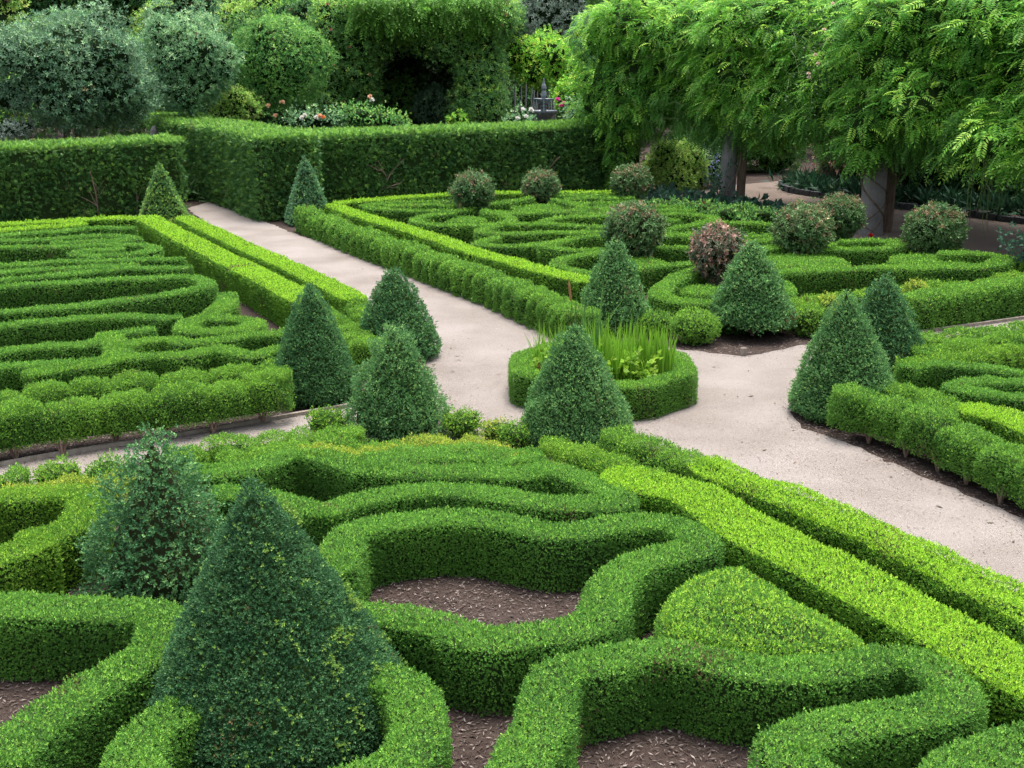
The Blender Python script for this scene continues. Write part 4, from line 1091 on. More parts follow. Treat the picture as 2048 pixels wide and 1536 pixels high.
def tall_hedge(label, key, w, h, side, gap, nbranch, dens=1.0):
    L = LINES[key]; t = unit(np.array(L[-1]) - np.array(L[0])); n = np.array([-t[1], t[0]])
    line = [tuple(np.array(p) + n * side * w / 2) for p in L]
    mid = line[len(line) // 2]
    root = empty('tall_hedge', (mid[0], mid[1], 0), label, 'hedge', 'tall clipped hedges behind the garden')
    g = Geo(); strip(g, line, w=w, h=h - .08, r=.07, thin=gap, **{**YEW, 'K': 5.5 * dens})
    g.build('foliage', M_LEAF, root)
    Ld = crom(L, .3)
    for k in range(nbranch):
        f = rng.random() ** (1.8 if key == 'TH1' else 1); i = int(f * (len(Ld) - 1))
        p = Ld[i] + n * side * rng.uniform(.06, .2)
        b = Geo(); branch(b, (p[0], p[1], 0.02), (rng.normal() * .35 * t[0], rng.normal() * .35 * t[1], 1), rng.uniform(.7, 1.3), rng.uniform(.012, .026))
        b.build('stem', M_PALEBARK, root)
    return root
tall_hedge('tall hedge with bare pinkish stems showing behind the west knot', 'TH1', 1.5, 1.93, 1, gaps(.9, -.2, 3.0), 18)
tall_hedge('long tall dark hedge behind the ball shrubs, with a flat top', 'TH2', 1.7, 2.1, 1, gaps(.8, -.45, 3.0), 4)
tall_hedge('tall dense hedge running back beside the far end of the path', 'TH3', 1.7, 2.15, -1, None, 0, 1.1)

# ------------------------------------------------------------------ wisteria pergola
g0 = [np.array([3.18, 34.4]), np.array([5.82, 31.3]), np.array([8.23, 26.36]), np.array([10.9, 21.3]), np.array([13.5, 16.3])]
PERP = np.array([3.6, 1.9])
root = empty('pergola', (5.82, 31.3, 0), 'long pergola on stone pillars, buried under wisteria beside the north knot', 'pergola')
def stone_pillar(x, y, r, h=3.2):
    g = Geo(); g.lathe([(r * 1.02, 0), (r, .3), (r * .97, 1.4), (r * .93, h), (0.01, h)], (x, y, 0), (.3, .3, .3), 20)
    g.build('pillar', M_STONE, root)
def timber_post(x, y, r=.1, h=3.2):
    g = Geo(); g.tube([(x, y, 0), (x + .01, y, h * .5), (x, y, h)], [r, r * .95, r * .9], n=9); g.build('post', M_BARK, root)
for p, r in zip(g0[:3], (.17, .215, .27)):
    stone_pillar(p[0], p[1], r)
stone_pillar(*g0[3], .27); stone_pillar(*g0[4], .27)
timber_post(6.17, 31.25, .12); timber_post(8.72, 26.75, .13)
for x, y in ((10.12, 37.6), (12.08, 32.04), (7.3, 40.5), (14.6, 26.6)): timber_post(x, y, .15)
gb = Geo()
for a, b in zip(g0[:-1], g0[1:]):
    for off in (.17, 1):
        p, q = a + PERP * off, b + PERP * off; m_ = (p + q) / 2
        gb.box((m_[0], m_[1], 3.25), (np.linalg.norm(q - p) + .25, .12, .16), rot=math.atan2(*(q - p)[::-1]))
gb.build('beam', M_BARK, root)

PAL['wisteria'] = dict(A=(.054, .152, .025), B=(.108, .245, .034), tip=(.205, .36, .052), top=.42, side=.22)
def cascade(g, E, size, K, pal, drop=.35, seed=0, zmin=1.3, layers=.3, lim=None):
    """drooping compound leaves over a lumpy mass"""
    E = np.asarray(E, float)
    for j, (x, y, z, a, b, c) in enumerate(E):
        ar = 4 * pi * (((a * b) ** 1.6 + (a * c) ** 1.6 + (b * c) ** 1.6) / 3) ** (1 / 1.6)
        n = int(ar * K)
        u = unit(rng.normal(size=(n, 3))); P = u * [a, b, c] + [x, y, z]; N = unit(u / [a, b, c])
        k = P[:, 2] > (zmin if a > .55 else .25)
        for i, (x2, y2, z2, a2, b2, c2) in enumerate(E):
            if i != j: k &= ((((P - [x2, y2, z2]) / [a2, b2, c2]) ** 2).sum(1) > .86)
        if lim is not None: k &= lim(P)
        P, N = P[k], N[k]
        tier = (P[:, 2] / .62 + .5 * bump(P * [1, 1, .2], 1.6, seed + 9)) % 1.0
        P = P + N * (.26 * bump(P, 1.5, seed) + .10 * bump(P, .45, seed + 3))[:, None] + np.c_[N[:, :2], np.zeros(len(N))] * (.42 * (.5 - tier))[:, None]
        k = keep_mask(P, N, .15); P, N = P[k], N[k]
        n = len(P)
        if not n: continue
        P = P + N * (rng.random((n, 1)) - .72) * layers
        c, pt = pal_cols(pal, P, N, 1.3)
        tip = rng.random(n) < pt
        c = np.where(tip[:, None], np.asarray(PAL[pal]['tip']) * GAIN, c) * rng.uniform(.75, 1.2, (n, 1))
        ax = N * [.8, .8, .3] + rng.normal(size=(n, 3)) * .68 + np.array([0, 0, .02])
        ax[:, 2] = ax[:, 2].clip(-.65, .6)
        place(g, T_WIST, P, ax, size * (1 + rng.normal(size=n) * .2).clip(.5, 1.5), c, .16, swing=np.array([0, 0, -1.]))
rw = empty('wisteria', (5.82, 31.3, 0), 'wisteria in full leaf smothering the long pergola, hanging low between the pillars', 'climber')
along = [g0[0] + (g0[0] - g0[1]) * .12]
for a, b in zip(g0[:-1], g0[1:]):
    for f in np.linspace(0, 1, 6)[:-1]: along.append(a + (b - a) * f)
E1 = []; E2 = []
fr = -unit(PERP)
for k, p in enumerate(along):
    e = rng.normal(size=6)
    rec = .20 * math.sin(pi * ((k - 1) % 5) / 5) if k > 0 else 0      # hangs back between the pillars
    c = p + PERP * (.08 + rec)
    E1.append((c[0], c[1], 3.75 + .25 * e[0], 1.05, 1.05, 1.25))
    c = p + PERP * (.05 + rec) + fr * .15 * e[1]
    E1.append((c[0], c[1], 4.7 + .25 * e[2], 1.0, 1.0, .95))
    c = p + PERP * (.01 + rec) + fr * (.12 + .18 * e[3])
    E1.append((c[0], c[1], 2.8 + .22 * e[4], .75, .75, .75 + .15 * abs(e[5])))
    for f in ((.5,) if k < 6 else (.55, .85, 1.1)):
        c = p + PERP * f; E2.append((c[0], c[1], 4.0 + .2 * e[0], 1.1, 1.1, .9))
for z, q in ((2.3, .5), (1.75, .42), (1.2, .38), (.7, .3)): E1.append((3.12, 34.15, z, q, q, .5))
for k in range(14, len(along)): p = along[k]; E1.append((p[0], p[1] - .1, 2.3, .7, .7, .6))
g = Geo()
cascade(g, E1, .33, 82, 'wisteria', seed=21, zmin=1.75)
for (x, y, z, a, b, c) in E1 + E2:
    th = np.linspace(.05, pi - .05, 9); ph = np.linspace(0, 2 * pi, 14, endpoint=False); TH, PH = np.meshgrid(th, ph, indexing='ij')
    U = np.stack([np.sin(TH) * np.cos(PH) * a, np.sin(TH) * np.sin(PH) * b, np.cos(TH) * c], -1) * .74 + [x, y, z]
    g.core = 1; g.grid(U, (.03, .055, .018), True); g.core = 0
cascade(g, E2, .5, 6, 'wisteria', seed=22, zmin=2.0)
gw = g
# hanging fringe, twining stems, tendrils
g = Geo()
for a, b in zip(g0[:3], g0[1:4]):
    for k in range(95):
        f = rng.random(); p = a + (b - a) * f + PERP * rng.uniform(-.12, .1); z = 2.3 + rng.uniform(-.35, .35) + .3 * math.cos((f - .5) * 6.28)
        q = np.array([[p[0], p[1], z]]) + rng.normal(size=(4, 3)) * [.1, .1, .12]
        place(g, T_WIST, q, np.tile([0, 0, -1.], (4, 1)) + rng.normal(size=(4, 3)) * .45, .36, np.asarray((.085, .21, .04)) * rng.uniform(.7, 1.5), .15, swing=np.array([0, 0, -1.]))
g.build('hanging_sprays', M_SOFT, rw)
def twine(x, y, r, turns, z1, rad, ph):
    t = np.linspace(0, 1, 26); a = ph + t * turns * 2 * pi
    g = Geo(); rr = r * (1.03 + .05 * np.sin(t * 9 + ph))
    g.tube(np.c_[x + rr * np.cos(a), y + rr * np.sin(a), t * z1], rad * (1.1 - .3 * t), n=6); g.build('stem', M_BARK, rw)
for k in range(6): twine(8.23, 26.36, .275, (.9, -1.4, 1.9, -.8, 1.2, -2.2)[k], 2.4, (.03, .022, .016, .024, .014, .012)[k], k * 1.05)
twine(5.9, 31.2, .22, .5, 2.0, .018, 3.6); twine(8.75, 26.75, .17, 1.2, 2.2, .02, 1)
g = Geo()
for k in range(16):
    b = at(rng.uniform(1925, 2015), 330, 22.8); z1 = rng.uniform(.45, 1.2)
    g.tube([(b[0], b[1], 2.1), (b[0] + rng.normal() * .03, b[1], (2.1 + z1) / 2), (b[0] + rng.normal() * .06, b[1], z1)], [.007, .006, .004], (.11, .17, .05), 4)
g.build('tendrils', M_LEAF, rw)
for k in range(120):
    i = rng.integers(0, 12); p = along[i] + fr * rng.uniform(.55, .95); z = rng.uniform(2.2, 5.0)
    d = np.array([rng.normal(), rng.normal() * .4 - .5, rng.normal() * .3]); d = d / np.linalg.norm(d) * rng.uniform(.35, .9)
    gw.tube([(p[0], p[1], z), (p[0] + d[0] * .5, p[1] + d[1] * .5, z + d[2] * .5 + .07), (p[0] + d[0], p[1] + d[1], z + d[2] - .05)], [.006, .005, .003], (.2, .27, .11), 3, False)
gw.build('foliage', M_SOFT, rw)

# climbing rose with pale blooms through the wisteria
def bloom_mesh(name, root, p, r, col):
    g = Geo(); n = 14
    u = unit(rng.normal(size=(n, 3)) + [0, -.4, .3])
    place(g, sprig(5, .9, 80, 25, .05), np.repeat(np.asarray(p)[None], 3, 0), np.array([[0, -.6, .8], [.3, -.8, .4], [-.3, -.7, .5]]), r, np.asarray(col), .08)
    return g.build(name, M_PETAL, root)
rr_ = empty('climbing_rose', (7.0, 28.4, 0), 'pale pink climbing rose threaded through the wisteria above the vine wrapped pillar', 'rose')
for px, py in ((1630, 110), (1617, 148), (1665, 8), (1655, 80), (1648, 60), (1618, 155), (1636, 128), (1830, 12)):
    bloom_mesh('bloom', rr_, at(px, py, 26.9), .06, (.8, .62, .5))
g = Geo(); P = np.array([at(1640 + rng.normal() * 35, 130 + rng.normal() * 70, 27.1) for _ in range(170)])
place(g, T_BOX4, P, np.tile([0, -1., .4], (170, 1)) + rng.normal(size=(170, 3)) * .5, .085, np.asarray((.05, .12, .03))); g.build('foliage', M_LEAF, rr_)

# ------------------------------------------------------------------ shrubs and trees
PAL['tunnel_shade'] = dict(A=(.02, .048, .018), B=(.032, .07, .025), tip=(.05, .10, .035), top=.2, side=.1)  # leaf colours darkened to paint shade into the arch opening
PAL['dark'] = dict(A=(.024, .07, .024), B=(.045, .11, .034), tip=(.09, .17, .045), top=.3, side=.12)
PAL['greygreen'] = dict(A=(.13, .175, .13), B=(.18, .23, .17), tip=(.25, .30, .23), top=.4, side=.2)  # grey green leaves, paled on the far trees to carry distance haze
PAL['bluegrey'] = dict(A=(.048, .10, .055), B=(.085, .15, .085), tip=(.13, .21, .105), top=.34, side=.14)
PAL['silvery'] = dict(A=(.062, .135, .066), B=(.11, .2, .095), tip=(.18, .28, .13), top=.45, side=.16)
PAL['fresh'] = dict(A=(.075, .2, .022), B=(.13, .29, .03), tip=(.22, .4, .045), top=.5, side=.25)
PAL['pale'] = dict(A=(.13, .23, .05), B=(.18, .3, .065), tip=(.26, .37, .09), top=.4, side=.25)
PAL['mid'] = dict(A=(.05, .135, .034), B=(.085, .19, .045), tip=(.15, .26, .06), top=.35, side=.15)
PAL['arch'] = dict(A=(.06, .145, .034), B=(.09, .18, .055), tip=(.18, .3, .055), top=.55, side=.14)

def lump(cx, cy, cz, rx, ry, rz, n, seed, q=.5, main=.8):
    r = np.random.default_rng(seed); E = [(cx, cy, cz, rx * main, ry * main, rz * main)]
    for k in range(n):
        a = k * 2.399 + r.uniform(0, .6); v = r.uniform(-.75, .85); h = math.sqrt(1 - v * v)
        s = q * r.uniform(.75, 1.15)
        E.append((cx + math.cos(a) * h * rx * (1 - s * .62), cy + math.sin(a) * h * ry * (1 - s * .62), cz + v * rz * (1 - s * .6), rx * s, ry * s, rz * s))
    return E

def woody(name, label, cat, c, r, pal, n=9, seed=1, L0=.06, K=1.7, minpx=2.6, tmpl=None, trunk=True, group=None, mat=None, noise=.10, nscale=.6, q=.5, amp=.06, wild=.7, back=.2, main=.8, spike=.1, inset=.72):
    c = np.asarray(c, float); rx, ry, rz = r
    root = empty(name, (c[0], c[1], 0), label, cat, group)
    g = Geo(); blobs(g, lump(*c, rx, ry, rz, n, seed, q, main), pal, L0=L0, K=K, minpx=minpx, noise=noise, nscale=nscale, amp=amp, wild=wild, tmpl=T_LONG if tmpl is None else tmpl, inset=inset, seed=seed, back=back, spike=spike, corecol=(.016, .03, .012))
    g.build('crown' if cat == 'tree' else 'foliage', mat or M_LEAF, root)
    if trunk:
        t = Geo(); h = max(.3, c[2]); tr = .03 + .035 * rz
        t.tube([(c[0], c[1], 0), (c[0] + .05, c[1], h * .5), (c[0], c[1], h)], [tr * 1.2, tr, tr * .7], n=8)
        to = t.build('trunk', M_BARK, root)
        for a in (0.3, 2.1, 4.2, 5.4):
            t = Geo(); t.tube([(c[0], c[1], h * .55), (c[0] + math.cos(a) * rx * .4, c[1] + math.sin(a) * ry * .4, c[2] + rz * .15), (c[0] + math.cos(a) * rx * .7, c[1] + math.sin(a) * ry * .7, c[2] + rz * .4)], [tr * .6, tr * .4, tr * .2]); t.build('limb', M_BARK, to, origin=tuple(root.location))
    return root

for _n in ('dark', 'greygreen', 'bluegrey', 'silvery', 'fresh', 'pale', 'mid', 'arch'):      # these palettes raised to a brighter tone
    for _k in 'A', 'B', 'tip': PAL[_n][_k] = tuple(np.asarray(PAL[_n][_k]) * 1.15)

# three clipped round trees behind the tall hedge
woody('round_tree', 'wide bluish leafy round tree above the tall hedge with bare stems', 'tree', at(140, 145, 33), (2.25, 1.6, 1.72), 'bluegrey', 14, 31, L0=.10, K=1.5, tmpl=T_LONG, q=.36, main=.88, noise=.14, amp=.09, spike=.25)
woody('round_tree', 'silvery topped round tree, middle one of the three behind the tall hedges', 'tree', at(375, 128, 37), (1.40, 1.3, 1.58), 'silvery', 10, 32, L0=.09, K=1.6, q=.36, main=.9, amp=.08, spike=.2)
woody('round_tree', 'fine leaved dark green globe tree next to the leafy arch', 'tree', at(557, 128, 39), (1.62, 1.4, 1.50), 'mid', 8, 33, L0=.07, K=1.6, q=.3, main=.96, noise=.06, amp=.05, spike=.3, minpx=2.2)

# arch of climbers
ra = empty('arched_pergola', (-3.45, 43, 0), 'tall arched pergola covered in climbing roses, with a dark opening', 'pergola')
E = []
for x in (-6.4, -5.65):
    for z in (.9, 2.2, 3.4, 4.5): E.append((x + rng.normal() * .1, 43 + rng.normal() * .2, z, .85, 1.1, .95))
for x in (-1.5, -.95):
    for z in (.9, 2.2, 3.4, 4.5): E.append((x + rng.normal() * .08, 43 + rng.normal() * .2, z, .72, 1.1, .95))
for x in np.arange(-6.3, -.5, .72): E.append((x, 43 + rng.normal() * .2, 5.15 + .15 * rng.normal(), .85, 1.2, .75))
for x in (-2.9, -2.3): E.append((x, 42.6, 4.4 + .1 * rng.normal(), .6, .8, .5))
for x, z in ((-4.75, 4.2), (-2.25, 4.3)): E.append((x, 42.8, z, .4, .8, .5))
g = Geo(); blobs(g, E, 'arch', L0=.10, K=1.6, minpx=2.8, noise=.14, nscale=.7, amp=.08, wild=.7, tmpl=T_LONG, inset=.78, seed=41, spike=.2, corecol=(.016, .03, .012))
g.build('climber', M_LEAF, ra)
g = Geo(); P = np.array([(rng.uniform(-5.6, -.4), 41.75 + rng.uniform(-.25, .2), rng.uniform(4.95, 6.0)) for _ in range(700)])
cc = np.asarray((.12, .28, .04)) * rng.uniform(.6, 1.5, (700, 1)); place(g, T_WIST, P, np.tile([0, -.5, -.35], (700, 1)) + rng.normal(size=(700, 3)) * .45, .55, cc, .15, swing=np.array([0, 0, -1.]))
g.build('wisteria_sprays', M_SOFT, ra)
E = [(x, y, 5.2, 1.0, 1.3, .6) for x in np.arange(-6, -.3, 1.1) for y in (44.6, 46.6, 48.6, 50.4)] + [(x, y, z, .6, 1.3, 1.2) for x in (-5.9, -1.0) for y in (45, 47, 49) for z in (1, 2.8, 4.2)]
g = Geo(); blobs(g, E, 'tunnel_shade', L0=.14, K=1.3, minpx=2.8, noise=.1, tmpl=T_LONG, inset=.86, seed=42, back=.5); g.build('added_tunnel_foliage', M_LEAF, ra)  # added foliage roof and walls, shaped to keep the opening dark
for x, y in ((-5.3, 43.2), (-1.75, 43.2)):
    g = Geo(); g.tube([(x, y, 0), (x, y, 4.6)], [.1, .09], n=8); g.build('post', M_BARK, ra)
for (px, py) in ((655, 8), (662, 60), (690, 12), (1012, 30), (668, 130), (700, 95), (740, 150), (1005, 50), (720, 20)):
    bloom_mesh('bloom', ra, at(px, py, 41.4), .06, (.42, .14, .12))
woody('dark_shrub', 'rounded dark shrub seen low inside the arch opening', 'shrub', at(866, 214, 44.6), (.62, .6, .8), 'bluegrey', 6, 43, trunk=False, L0=.1)
woody('dark_shrub', 'leafy shrub in the shade at the opposite side of the arch opening', 'shrub', at(795, 205, 46), (.6, .6, 1.1), 'mid', 6, 45, trunk=False, L0=.1)
woody('dark_shrub', 'added wall of foliage closing the arch end, coloured dark for shade', 'shrub', (-3.6, 52.5, 2.3), (3.4, 1.2, 3.2), 'tunnel_shade', 9, 44, trunk=False, L0=.14, K=1.4)  # added behind the opening to stop light coming through

# trees and hedges further back
FAR = 'trees behind the garden'
def far(name, label, px, py, d, r, pal, seed, n=10, cat='tree', **k):
    return woody(name, label, cat, at(px, py, d), r, pal, n, seed, L0=.13, K=1.5, minpx=3.0, back=.1, group=FAR, **k)
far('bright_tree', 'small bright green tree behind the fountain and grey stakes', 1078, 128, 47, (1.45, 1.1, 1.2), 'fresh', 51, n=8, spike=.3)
far('grey_tree', 'tall grey green tree, haze mixed into its colour, above the bright green tree', 1110, 30, 78, (5.0, 4.0, 4.6), 'greygreen', 52, q=.4, n=16)
far('grey_tree', 'grey green tree with haze in its colour behind the arch, reaching the upper edge', 980, 20, 84, (4.5, 4.0, 5.0), 'greygreen', 53, q=.4, n=14)
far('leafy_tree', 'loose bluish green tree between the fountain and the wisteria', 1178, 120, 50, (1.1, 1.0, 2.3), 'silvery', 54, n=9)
far('leafy_tree', 'green shrubby tree low between the fountain and the wisteria', 1165, 190, 44, (.95, .8, .95), 'fresh', 55, n=7)
far('dark_tree', 'very dark tree crown above the wide bluish round tree', 130, -30, 56, (4.6, 2.5, 2.4), 'dark', 56, n=12)
far('dark_tree', 'dark tree crown at the upper edge over the silvery topped tree', 330, -50, 62, (4.0, 2.5, 2.9), 'dark', 57, n=12)
far('pale_tree', 'pale yellow green leaves at the upper left corner', 2, 25, 40, (.75, .6, 1.2), 'pale', 58, n=6, spike=.3)
far('leafy_tree', 'silver green shrub top rising over the middle round tree', 372, 40, 46, (1.3, 1.0, 1.2), 'silvery', 59, n=7)
far('climber_hedge', 'high pale green climber covered screen behind the round trees', 500, 75, 54, (5.2, 1.2, 1.9), 'pale', 60, n=18, cat='hedge', q=.34)
far('climber_hedge', 'pale screen of climbers left of the arch', 625, 70, 49, (1.6, 1.0, 2.3), 'fresh', 61, n=9, cat='hedge', q=.4)
far('dark_shrub', 'dark rose tinted bush in front of the pale climber screen', 610, 40, 47, (1.2, .8, .9), 'dark', 62, n=7, cat='shrub')
far('dark_tree', 'broad dark tree standing behind the middle round trees', 460, 150, 52, (5, 1.6, 2.6), 'dark', 63, n=12)
far('dark_tree', 'broad dark tree behind the wide bluish round tree', 120, 150, 50, (5, 1.6, 2.6), 'mid', 64, n=12)
far('leafy_tree', 'light green shrub at the picture edge beside the wide bluish tree', 0, 205, 37, (.9, .8, 1.0), 'fresh', 65, n=6)
far('dark_tree', 'dark tree mass over the arch at the upper edge', 560, -60, 70, (7, 3, 3.2), 'mid', 66, n=12)
far('dark_tree', 'tall dark tree filling the gap behind the arch', 800, 60, 62, (4.6, 2.5, 4.6), 'dark', 67, n=12)
far('leafy_tree', 'mid green tree behind the rose garden left of the fountain', 1040, 190, 60, (3.2, 1.4, 2.2), 'mid', 68, n=8)
far('dark_tree', 'high tree over the wisteria at the upper edge', 1440, -20, 60, (5.5, 3, 5), 'mid', 69, n=12)
far('dark_tree', 'high tree behind the wisteria above the stone pillars', 1600, 60, 55, (7, 3, 5.5), 'dark', 70, n=14)
far('dark_tree', 'high dark tree behind the end of the pergola', 1950, 60, 48, (7, 3, 6), 'dark', 71, n=14)
far('dark_tree', 'wide tree closing the view behind the wide bluish tree', -150, 60, 60, (7, 3, 5), 'dark', 72, n=12)

# hidden side of the pergola: undergrowth and shrubs
woody('round_bush', 'round light green bush beside the far end of the pergola path', 'bush', at(1350, 336, 35.6), (.92, .8, .80), 'pale', 8, 81, trunk=False, L0=.07, K=1.7, q=.5, noise=.05, amp=.04)
woody('blue_shrub', 'blue flowering shrub between the round bush and the stone pillar', 'shrub', at(1418, 330, 36.2), (.55, .5, .85), 'bluegrey', 7, 82, trunk=False, L0=.07)
rb = bpy.data.objects['blue_shrub']; g = Geo()
P = np.array([at(1418 + rng.normal() * 20, 325 + rng.normal() * 22, 35.5) for _ in range(130)]); place(g, T_BOX4, P, np.tile([0, -1., .5], (130, 1)), .05, np.asarray((.26, .30, .52)), .15); g.build('flowers', M_PETAL, rb)
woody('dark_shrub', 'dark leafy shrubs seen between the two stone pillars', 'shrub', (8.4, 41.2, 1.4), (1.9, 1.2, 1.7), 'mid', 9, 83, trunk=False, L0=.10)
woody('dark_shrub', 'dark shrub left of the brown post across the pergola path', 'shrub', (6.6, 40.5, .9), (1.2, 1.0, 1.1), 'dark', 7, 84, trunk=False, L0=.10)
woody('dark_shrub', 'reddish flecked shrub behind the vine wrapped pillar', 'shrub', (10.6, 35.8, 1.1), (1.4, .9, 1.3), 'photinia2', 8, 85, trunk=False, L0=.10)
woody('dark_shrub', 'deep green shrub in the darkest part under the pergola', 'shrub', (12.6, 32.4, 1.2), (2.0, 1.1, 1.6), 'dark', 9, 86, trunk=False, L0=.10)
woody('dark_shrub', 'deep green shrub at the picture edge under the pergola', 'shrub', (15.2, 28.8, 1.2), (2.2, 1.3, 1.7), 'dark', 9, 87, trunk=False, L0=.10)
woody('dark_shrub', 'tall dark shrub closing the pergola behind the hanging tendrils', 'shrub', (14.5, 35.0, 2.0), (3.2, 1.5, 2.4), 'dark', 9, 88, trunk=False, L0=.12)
D = crom(LINES['EDGE2'], .1); tt = unit(np.gradient(D, axis=0)); nn = np.c_[-tt[:, 1], tt[:, 0]]
for k, f in enumerate(np.linspace(.06, .82, 17)):
    i = int(f * (len(D) - 1)); p = D[i] + nn[i] * (.45 + .25 * rng.random())
    near_left = f < .35
    lab = 'dark strap leaved plant on the stone edging near the vine wrapped pillar' if near_left else 'dark strap leaved plant in deep shade along the stone edging'
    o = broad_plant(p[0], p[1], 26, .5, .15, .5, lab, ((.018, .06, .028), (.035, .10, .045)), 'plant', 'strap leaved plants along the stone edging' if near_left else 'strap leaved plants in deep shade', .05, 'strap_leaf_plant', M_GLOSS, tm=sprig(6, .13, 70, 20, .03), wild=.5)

# planting at the foot of the pillars
for k, (px, py) in enumerate(((1312, 392), (1338, 398), (1362, 406), (1388, 410), (1412, 414), (1437, 418), (1492, 420), (1518, 424), (1545, 430), (1570, 438), (1330, 408), (1470, 424))):
    p = ground_at(px, py + 6)
    broad_plant(p[0], p[1], 34, .42, .22, .17, 'bluish broad leaved plant in the row at the foot of the stone pillars', ((.03, .085, .055), (.06, .125, .075)), 'plant', 'broad leaved plants by the pillars', .05, 'leafy_plant', M_LEAF)
for k, (px, py) in enumerate(((1400, 432), (1440, 436), (1480, 440), (1515, 446), (1330, 424))):
    p = ground_at(px, py + 4)
    g = Geo(); blobs(g, lump(p[0], p[1], .18, .5, .4, .22, 5, 91 + k), 'mid', L0=.04, K=.7, minpx=2.0, noise=.04, amp=.03, wild=.6, seed=91 + k)
    tag(g.build('low_shrub', M_LEAF), 'low scruffy green ground covering shrub in front of the pillar plants', 'shrub', 'low scruffy shrubs by the pillars')
for px, py, w in ((1388, 411, 'left'), (1405, 409, 'right'), (1742, 470, 'p'), (1306, 378, 'far')):
    r0 = at(px, py, {'p': 25.2, 'far': 34}.get(w, 30))
    root = empty('red_flower', (r0[0], r0[1], 0), {'left': 'red flower among the bluish plants, lower of the two by the stone pillar', 'right': 'red flower among the bluish plants, closer to the stone pillar', 'p': 'orange red flower at the foot of the vine wrapped pillar', 'far': 'red flower at the path edge beside the round light green bush'}[w], 'flower', 'small red flowers')
    for k in range(3): bloom_mesh('bloom', root, r0 + rng.normal(size=3) * [.05, .03, .03], .055, (.62, .03, .03))
    g = Geo(); g.tube([(r0[0], r0[1], 0), tuple(r0)], [.008, .006], (.05, .1, .03), 4); g.build('stem', M_LEAF, root)
# leggy climber by the pillar, twiggy shrub at the picture edge
def leggy(label, px, py, d, h, n, spread, cols, name='leggy_shrub'):
    p = at(px, py, d); root = empty(name, (p[0], p[1], 0), label, 'shrub'); b = Geo(); q = []
    for k in range(5):
        e = (p[0] + rng.normal() * spread, p[1] + rng.normal() * spread * .4, h * rng.uniform(.6, 1))
        b.tube([(p[0] + rng.normal() * .04, p[1], 0), ((p[0] + e[0]) / 2 + rng.normal() * .05, (p[1] + e[1]) / 2, e[2] * .5), e], [.016, .012, .006], n=5)
        for j in range(n // 5):
            f = rng.uniform(.35, 1.02); q.append((p[0] + (e[0] - p[0]) * f + rng.normal() * .09, p[1] + (e[1] - p[1]) * f + rng.normal() * .09, e[2] * f + rng.normal() * .07))
    b.build('stem', M_BARK, root); q = np.array(q); g = Geo()
    place(g, T_BOX4, q, rng.normal(size=q.shape) + [0, -.5, .6], .085, np.asarray(cols) * rng.uniform(.7, 1.3, (len(q), 1))); g.build('foliage', M_LEAF, root)
leggy('leggy pale leaved shrub leaning beside the stone pillar with the brown post', 1436, 400, 30.8, 1.3, 90, .28, (.06, .13, .075))
leggy('twiggy shrub with bluish leaves cut by the picture edge near the shaded path', 2062, 500, 20.5, 1.0, 170, .3, (.05, .12, .075))

# plants by the far end of the main path
for px, py in ((395, 395), (415, 398), (375, 400)):
    p = ground_at(px, py); broad_plant(p[0], p[1], 40, .45, .2, .6, 'strap leaved green plant at the far end of the main path, under the tall hedge', ((.03, .085, .025), (.07, .15, .04)), 'plant', 'strap leaved plants at the path end', .05, 'strap_leaf_plant', M_LEAF, tm=T_BLADE)

# stone post behind the hedge, stakes, fountain, roses
p = at(312, 258, 36.5); g = Geo(); g.lathe([(.16, 0), (.16, 1.45), (.19, 1.5), (.19, 1.62), (.17, 1.74), (.10, 1.84), (.01, 1.87)], (p[0], p[1], 0), (.3, .3, .3), 20)
tag(g.build('stone_post', M_STONE), 'grey round topped stone post showing between the two tall hedges', 'post')
proto = None
for px, py in ((1029, 162), (1043, 170), (1050, 168), (1060, 176), (1068, 180), (1075, 185), (1097, 178), (1104, 186), (1111, 182), (1037, 200)):
    p = at(px, py, 45.5 + rng.uniform(-.6, .6))
    if proto is None:
        g = Geo(); g.tube([(p[0], p[1], 0), (p[0] + .01, p[1], 1.5), (p[0] + .02, p[1], 2.9)], [.035, .034, .03], n=7); proto = o = g.build('garden_stake', M_STAKE, origin=(p[0], p[1], 0))
        tag(o, 'thin grey stake standing behind the fountain, under the bright green tree', 'stake', 'grey garden stakes')
    else:
        o = proto.copy(); scene.collection.objects.link(o); o.location = (p[0], p[1], 0); o.scale = (1, 1, p[2] / 2.9); o.rotation_euler = (rng.normal() * .015, rng.normal() * .015, 0)
proto.scale = (1, 1, 1)

fb = at(1087, 240, 41.5); fx, fy = fb[0], fb[1]
def zf(py): return at(1087, py, 41.5)[2]
fr_ = empty('fountain', (fx, fy, 0), 'dark two tiered fountain with a slim finial behind the tall hedge', 'fountain')
g = Geo(); g.lathe([(.5, 0), (.5, .25), (.3, .35), (.2, .6), (.16, 1.2), (.22, zf(238)), (.34, zf(231))], (fx, fy, 0), (.1,) * 3, 20); g.build('pedestal', M_LEAD, fr_)
g = Geo(); g.lathe([(.05, zf(236)), (.28, zf(234)), (.42, zf(228)), (.48, zf(224)), (.485, zf(221)), (.45, zf(221)), (.3, zf(226)), (.02, zf(227))], (fx, fy, 0), (.1,) * 3, 32, 16, .02); g.build('lower_bowl', M_LEAD, fr_)
g = Geo(); g.lathe([(.12, zf(226)), (.10, zf(218)), (.15, zf(213)), (.11, zf(208)), (.14, zf(205))], (fx, fy, 0), (.1,) * 3, 16); g.build('stem', M_LEAD, fr_)
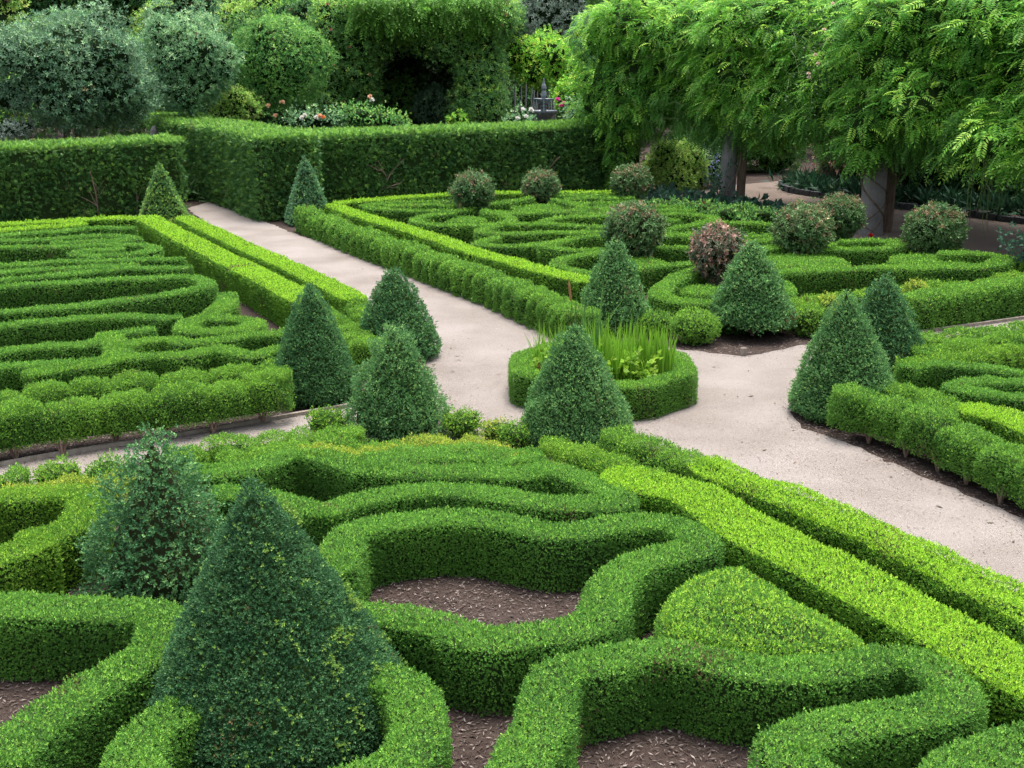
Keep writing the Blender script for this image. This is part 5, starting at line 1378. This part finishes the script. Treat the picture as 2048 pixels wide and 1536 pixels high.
g = Geo(); g.lathe([(.04, zf(211)), (.2, zf(207)), (.32, zf(203)), (.36, zf(199)), (.365, zf(197)), (.33, zf(197)), (.2, zf(201)), (.02, zf(202))], (fx, fy, 0), (.1,) * 3, 32, 14, .02); g.build('upper_bowl', M_LEAD, fr_)
g = Geo(); g.lathe([(.09, zf(201)), (.07, zf(196)), (.11, zf(190)), (.10, zf(185)), (.065, zf(181)), (.10, zf(177)), (.085, zf(172)), (.05, zf(167)), (.035, zf(162)), (.02, zf(157)), (.002, zf(155))], (fx, fy, 0), (.1,) * 3, 14); g.build('finial', M_LEAD, fr_)
m, nt, out = new_mat('falling_water'); pb = nt.nodes.new('ShaderNodeBsdfPrincipled'); pb.inputs['Base Color'].default_value = (.6, .65, .68, 1); pb.inputs['Roughness'].default_value = .15
nt.links.new(pb.outputs[0], out.inputs['Surface'])
for a in np.linspace(0, 6.28, 9)[:-1]:
    g = Geo(); g.tube([(fx + .35 * math.cos(a), fy + .35 * math.sin(a), zf(199)), (fx + .38 * math.cos(a), fy + .38 * math.sin(a), zf(210)), (fx + .385 * math.cos(a), fy + .385 * math.sin(a), zf(222))], .006, n=5); g.build('water_stream', m, fr_)

def rose(label, px, py, d, r, pal, blooms, n=6, seed=1):
    c = at(px, py, d)
    root = woody('rose_bush', label, 'rose', (c[0], c[1], c[2] - r[2] * .2), r, pal, n, seed, trunk=True, L0=.075, K=.9, minpx=2.4, amp=.1, spike=.3, wild=.9, tmpl=T_BOX4, group='roses behind the tall hedge', inset=.7)
    for bx, by, col in blooms: bloom_mesh('bloom', root, at(bx, by, d - r[1] - .05), .10, col)
W_, PE, PK = (.8, .77, .7), (.82, .5, .32), (.7, .08, .35)
rose('rose bush with peach blooms near the globe tree', 540, 236, 38, (.9, .5, .45), 'mid', [(510, 231, PE), (551, 232, PE), (503, 233, W_), (565, 205, PE), (537, 212, PE)], seed=101)
rose('rose bush with cream and orange blooms above the long hedge', 630, 236, 37.5, (.8, .5, .4), 'silvery', [(640, 232, PE), (633, 235, W_), (610, 231, W_), (604, 236, W_), (646, 235, (.8, .3, .1))], seed=102)
rose('pale leaved spreading rose bush left of the arch opening', 745, 236, 38, (1.2, .6, .42), 'mid', [(740, 194, PE), (744, 200, W_)], 8, seed=103)
rose('low pale rose bush under the arch opening', 690, 240, 38, (.9, .5, .3), 'mid', [], seed=104)
rose('rose bush with white blooms beside the fountain bowl', 1036, 238, 40.5, (.5, .5, .42), 'silvery', [(1046, 219, W_), (1062, 219, W_), (1064, 222, W_), (1035, 237, W_), (1052, 233, W_)], seed=105)
rose('rose bush with magenta blooms at the wisteria end of the long hedge', 1168, 224, 41, (.85, .6, .6), 'silvery', [(1127, 207, PK), (1116, 199, PK), (1122, 212, PK)], 8, seed=106)
woody('small_shrub', 'thin light green shrub poking above the long hedge under the arch', 'shrub', at(912, 242, 38.5), (.32, .3, .35), 'fresh', 4, 107, trunk=True, L0=.06)
woody('small_shrub', 'yellow green shrub between the middle round tree and the globe tree', 'shrub', at(470, 215, 37.5), (.8, .6, .6), 'pale', 6, 108, trunk=True, L0=.07)
woody('grey_plant', 'silver leaved plant behind the tall hedge at the picture edge', 'plant', at(25, 262, 32), (.6, .4, .28), 'greygreen', 5, 109, trunk=False, L0=.07)
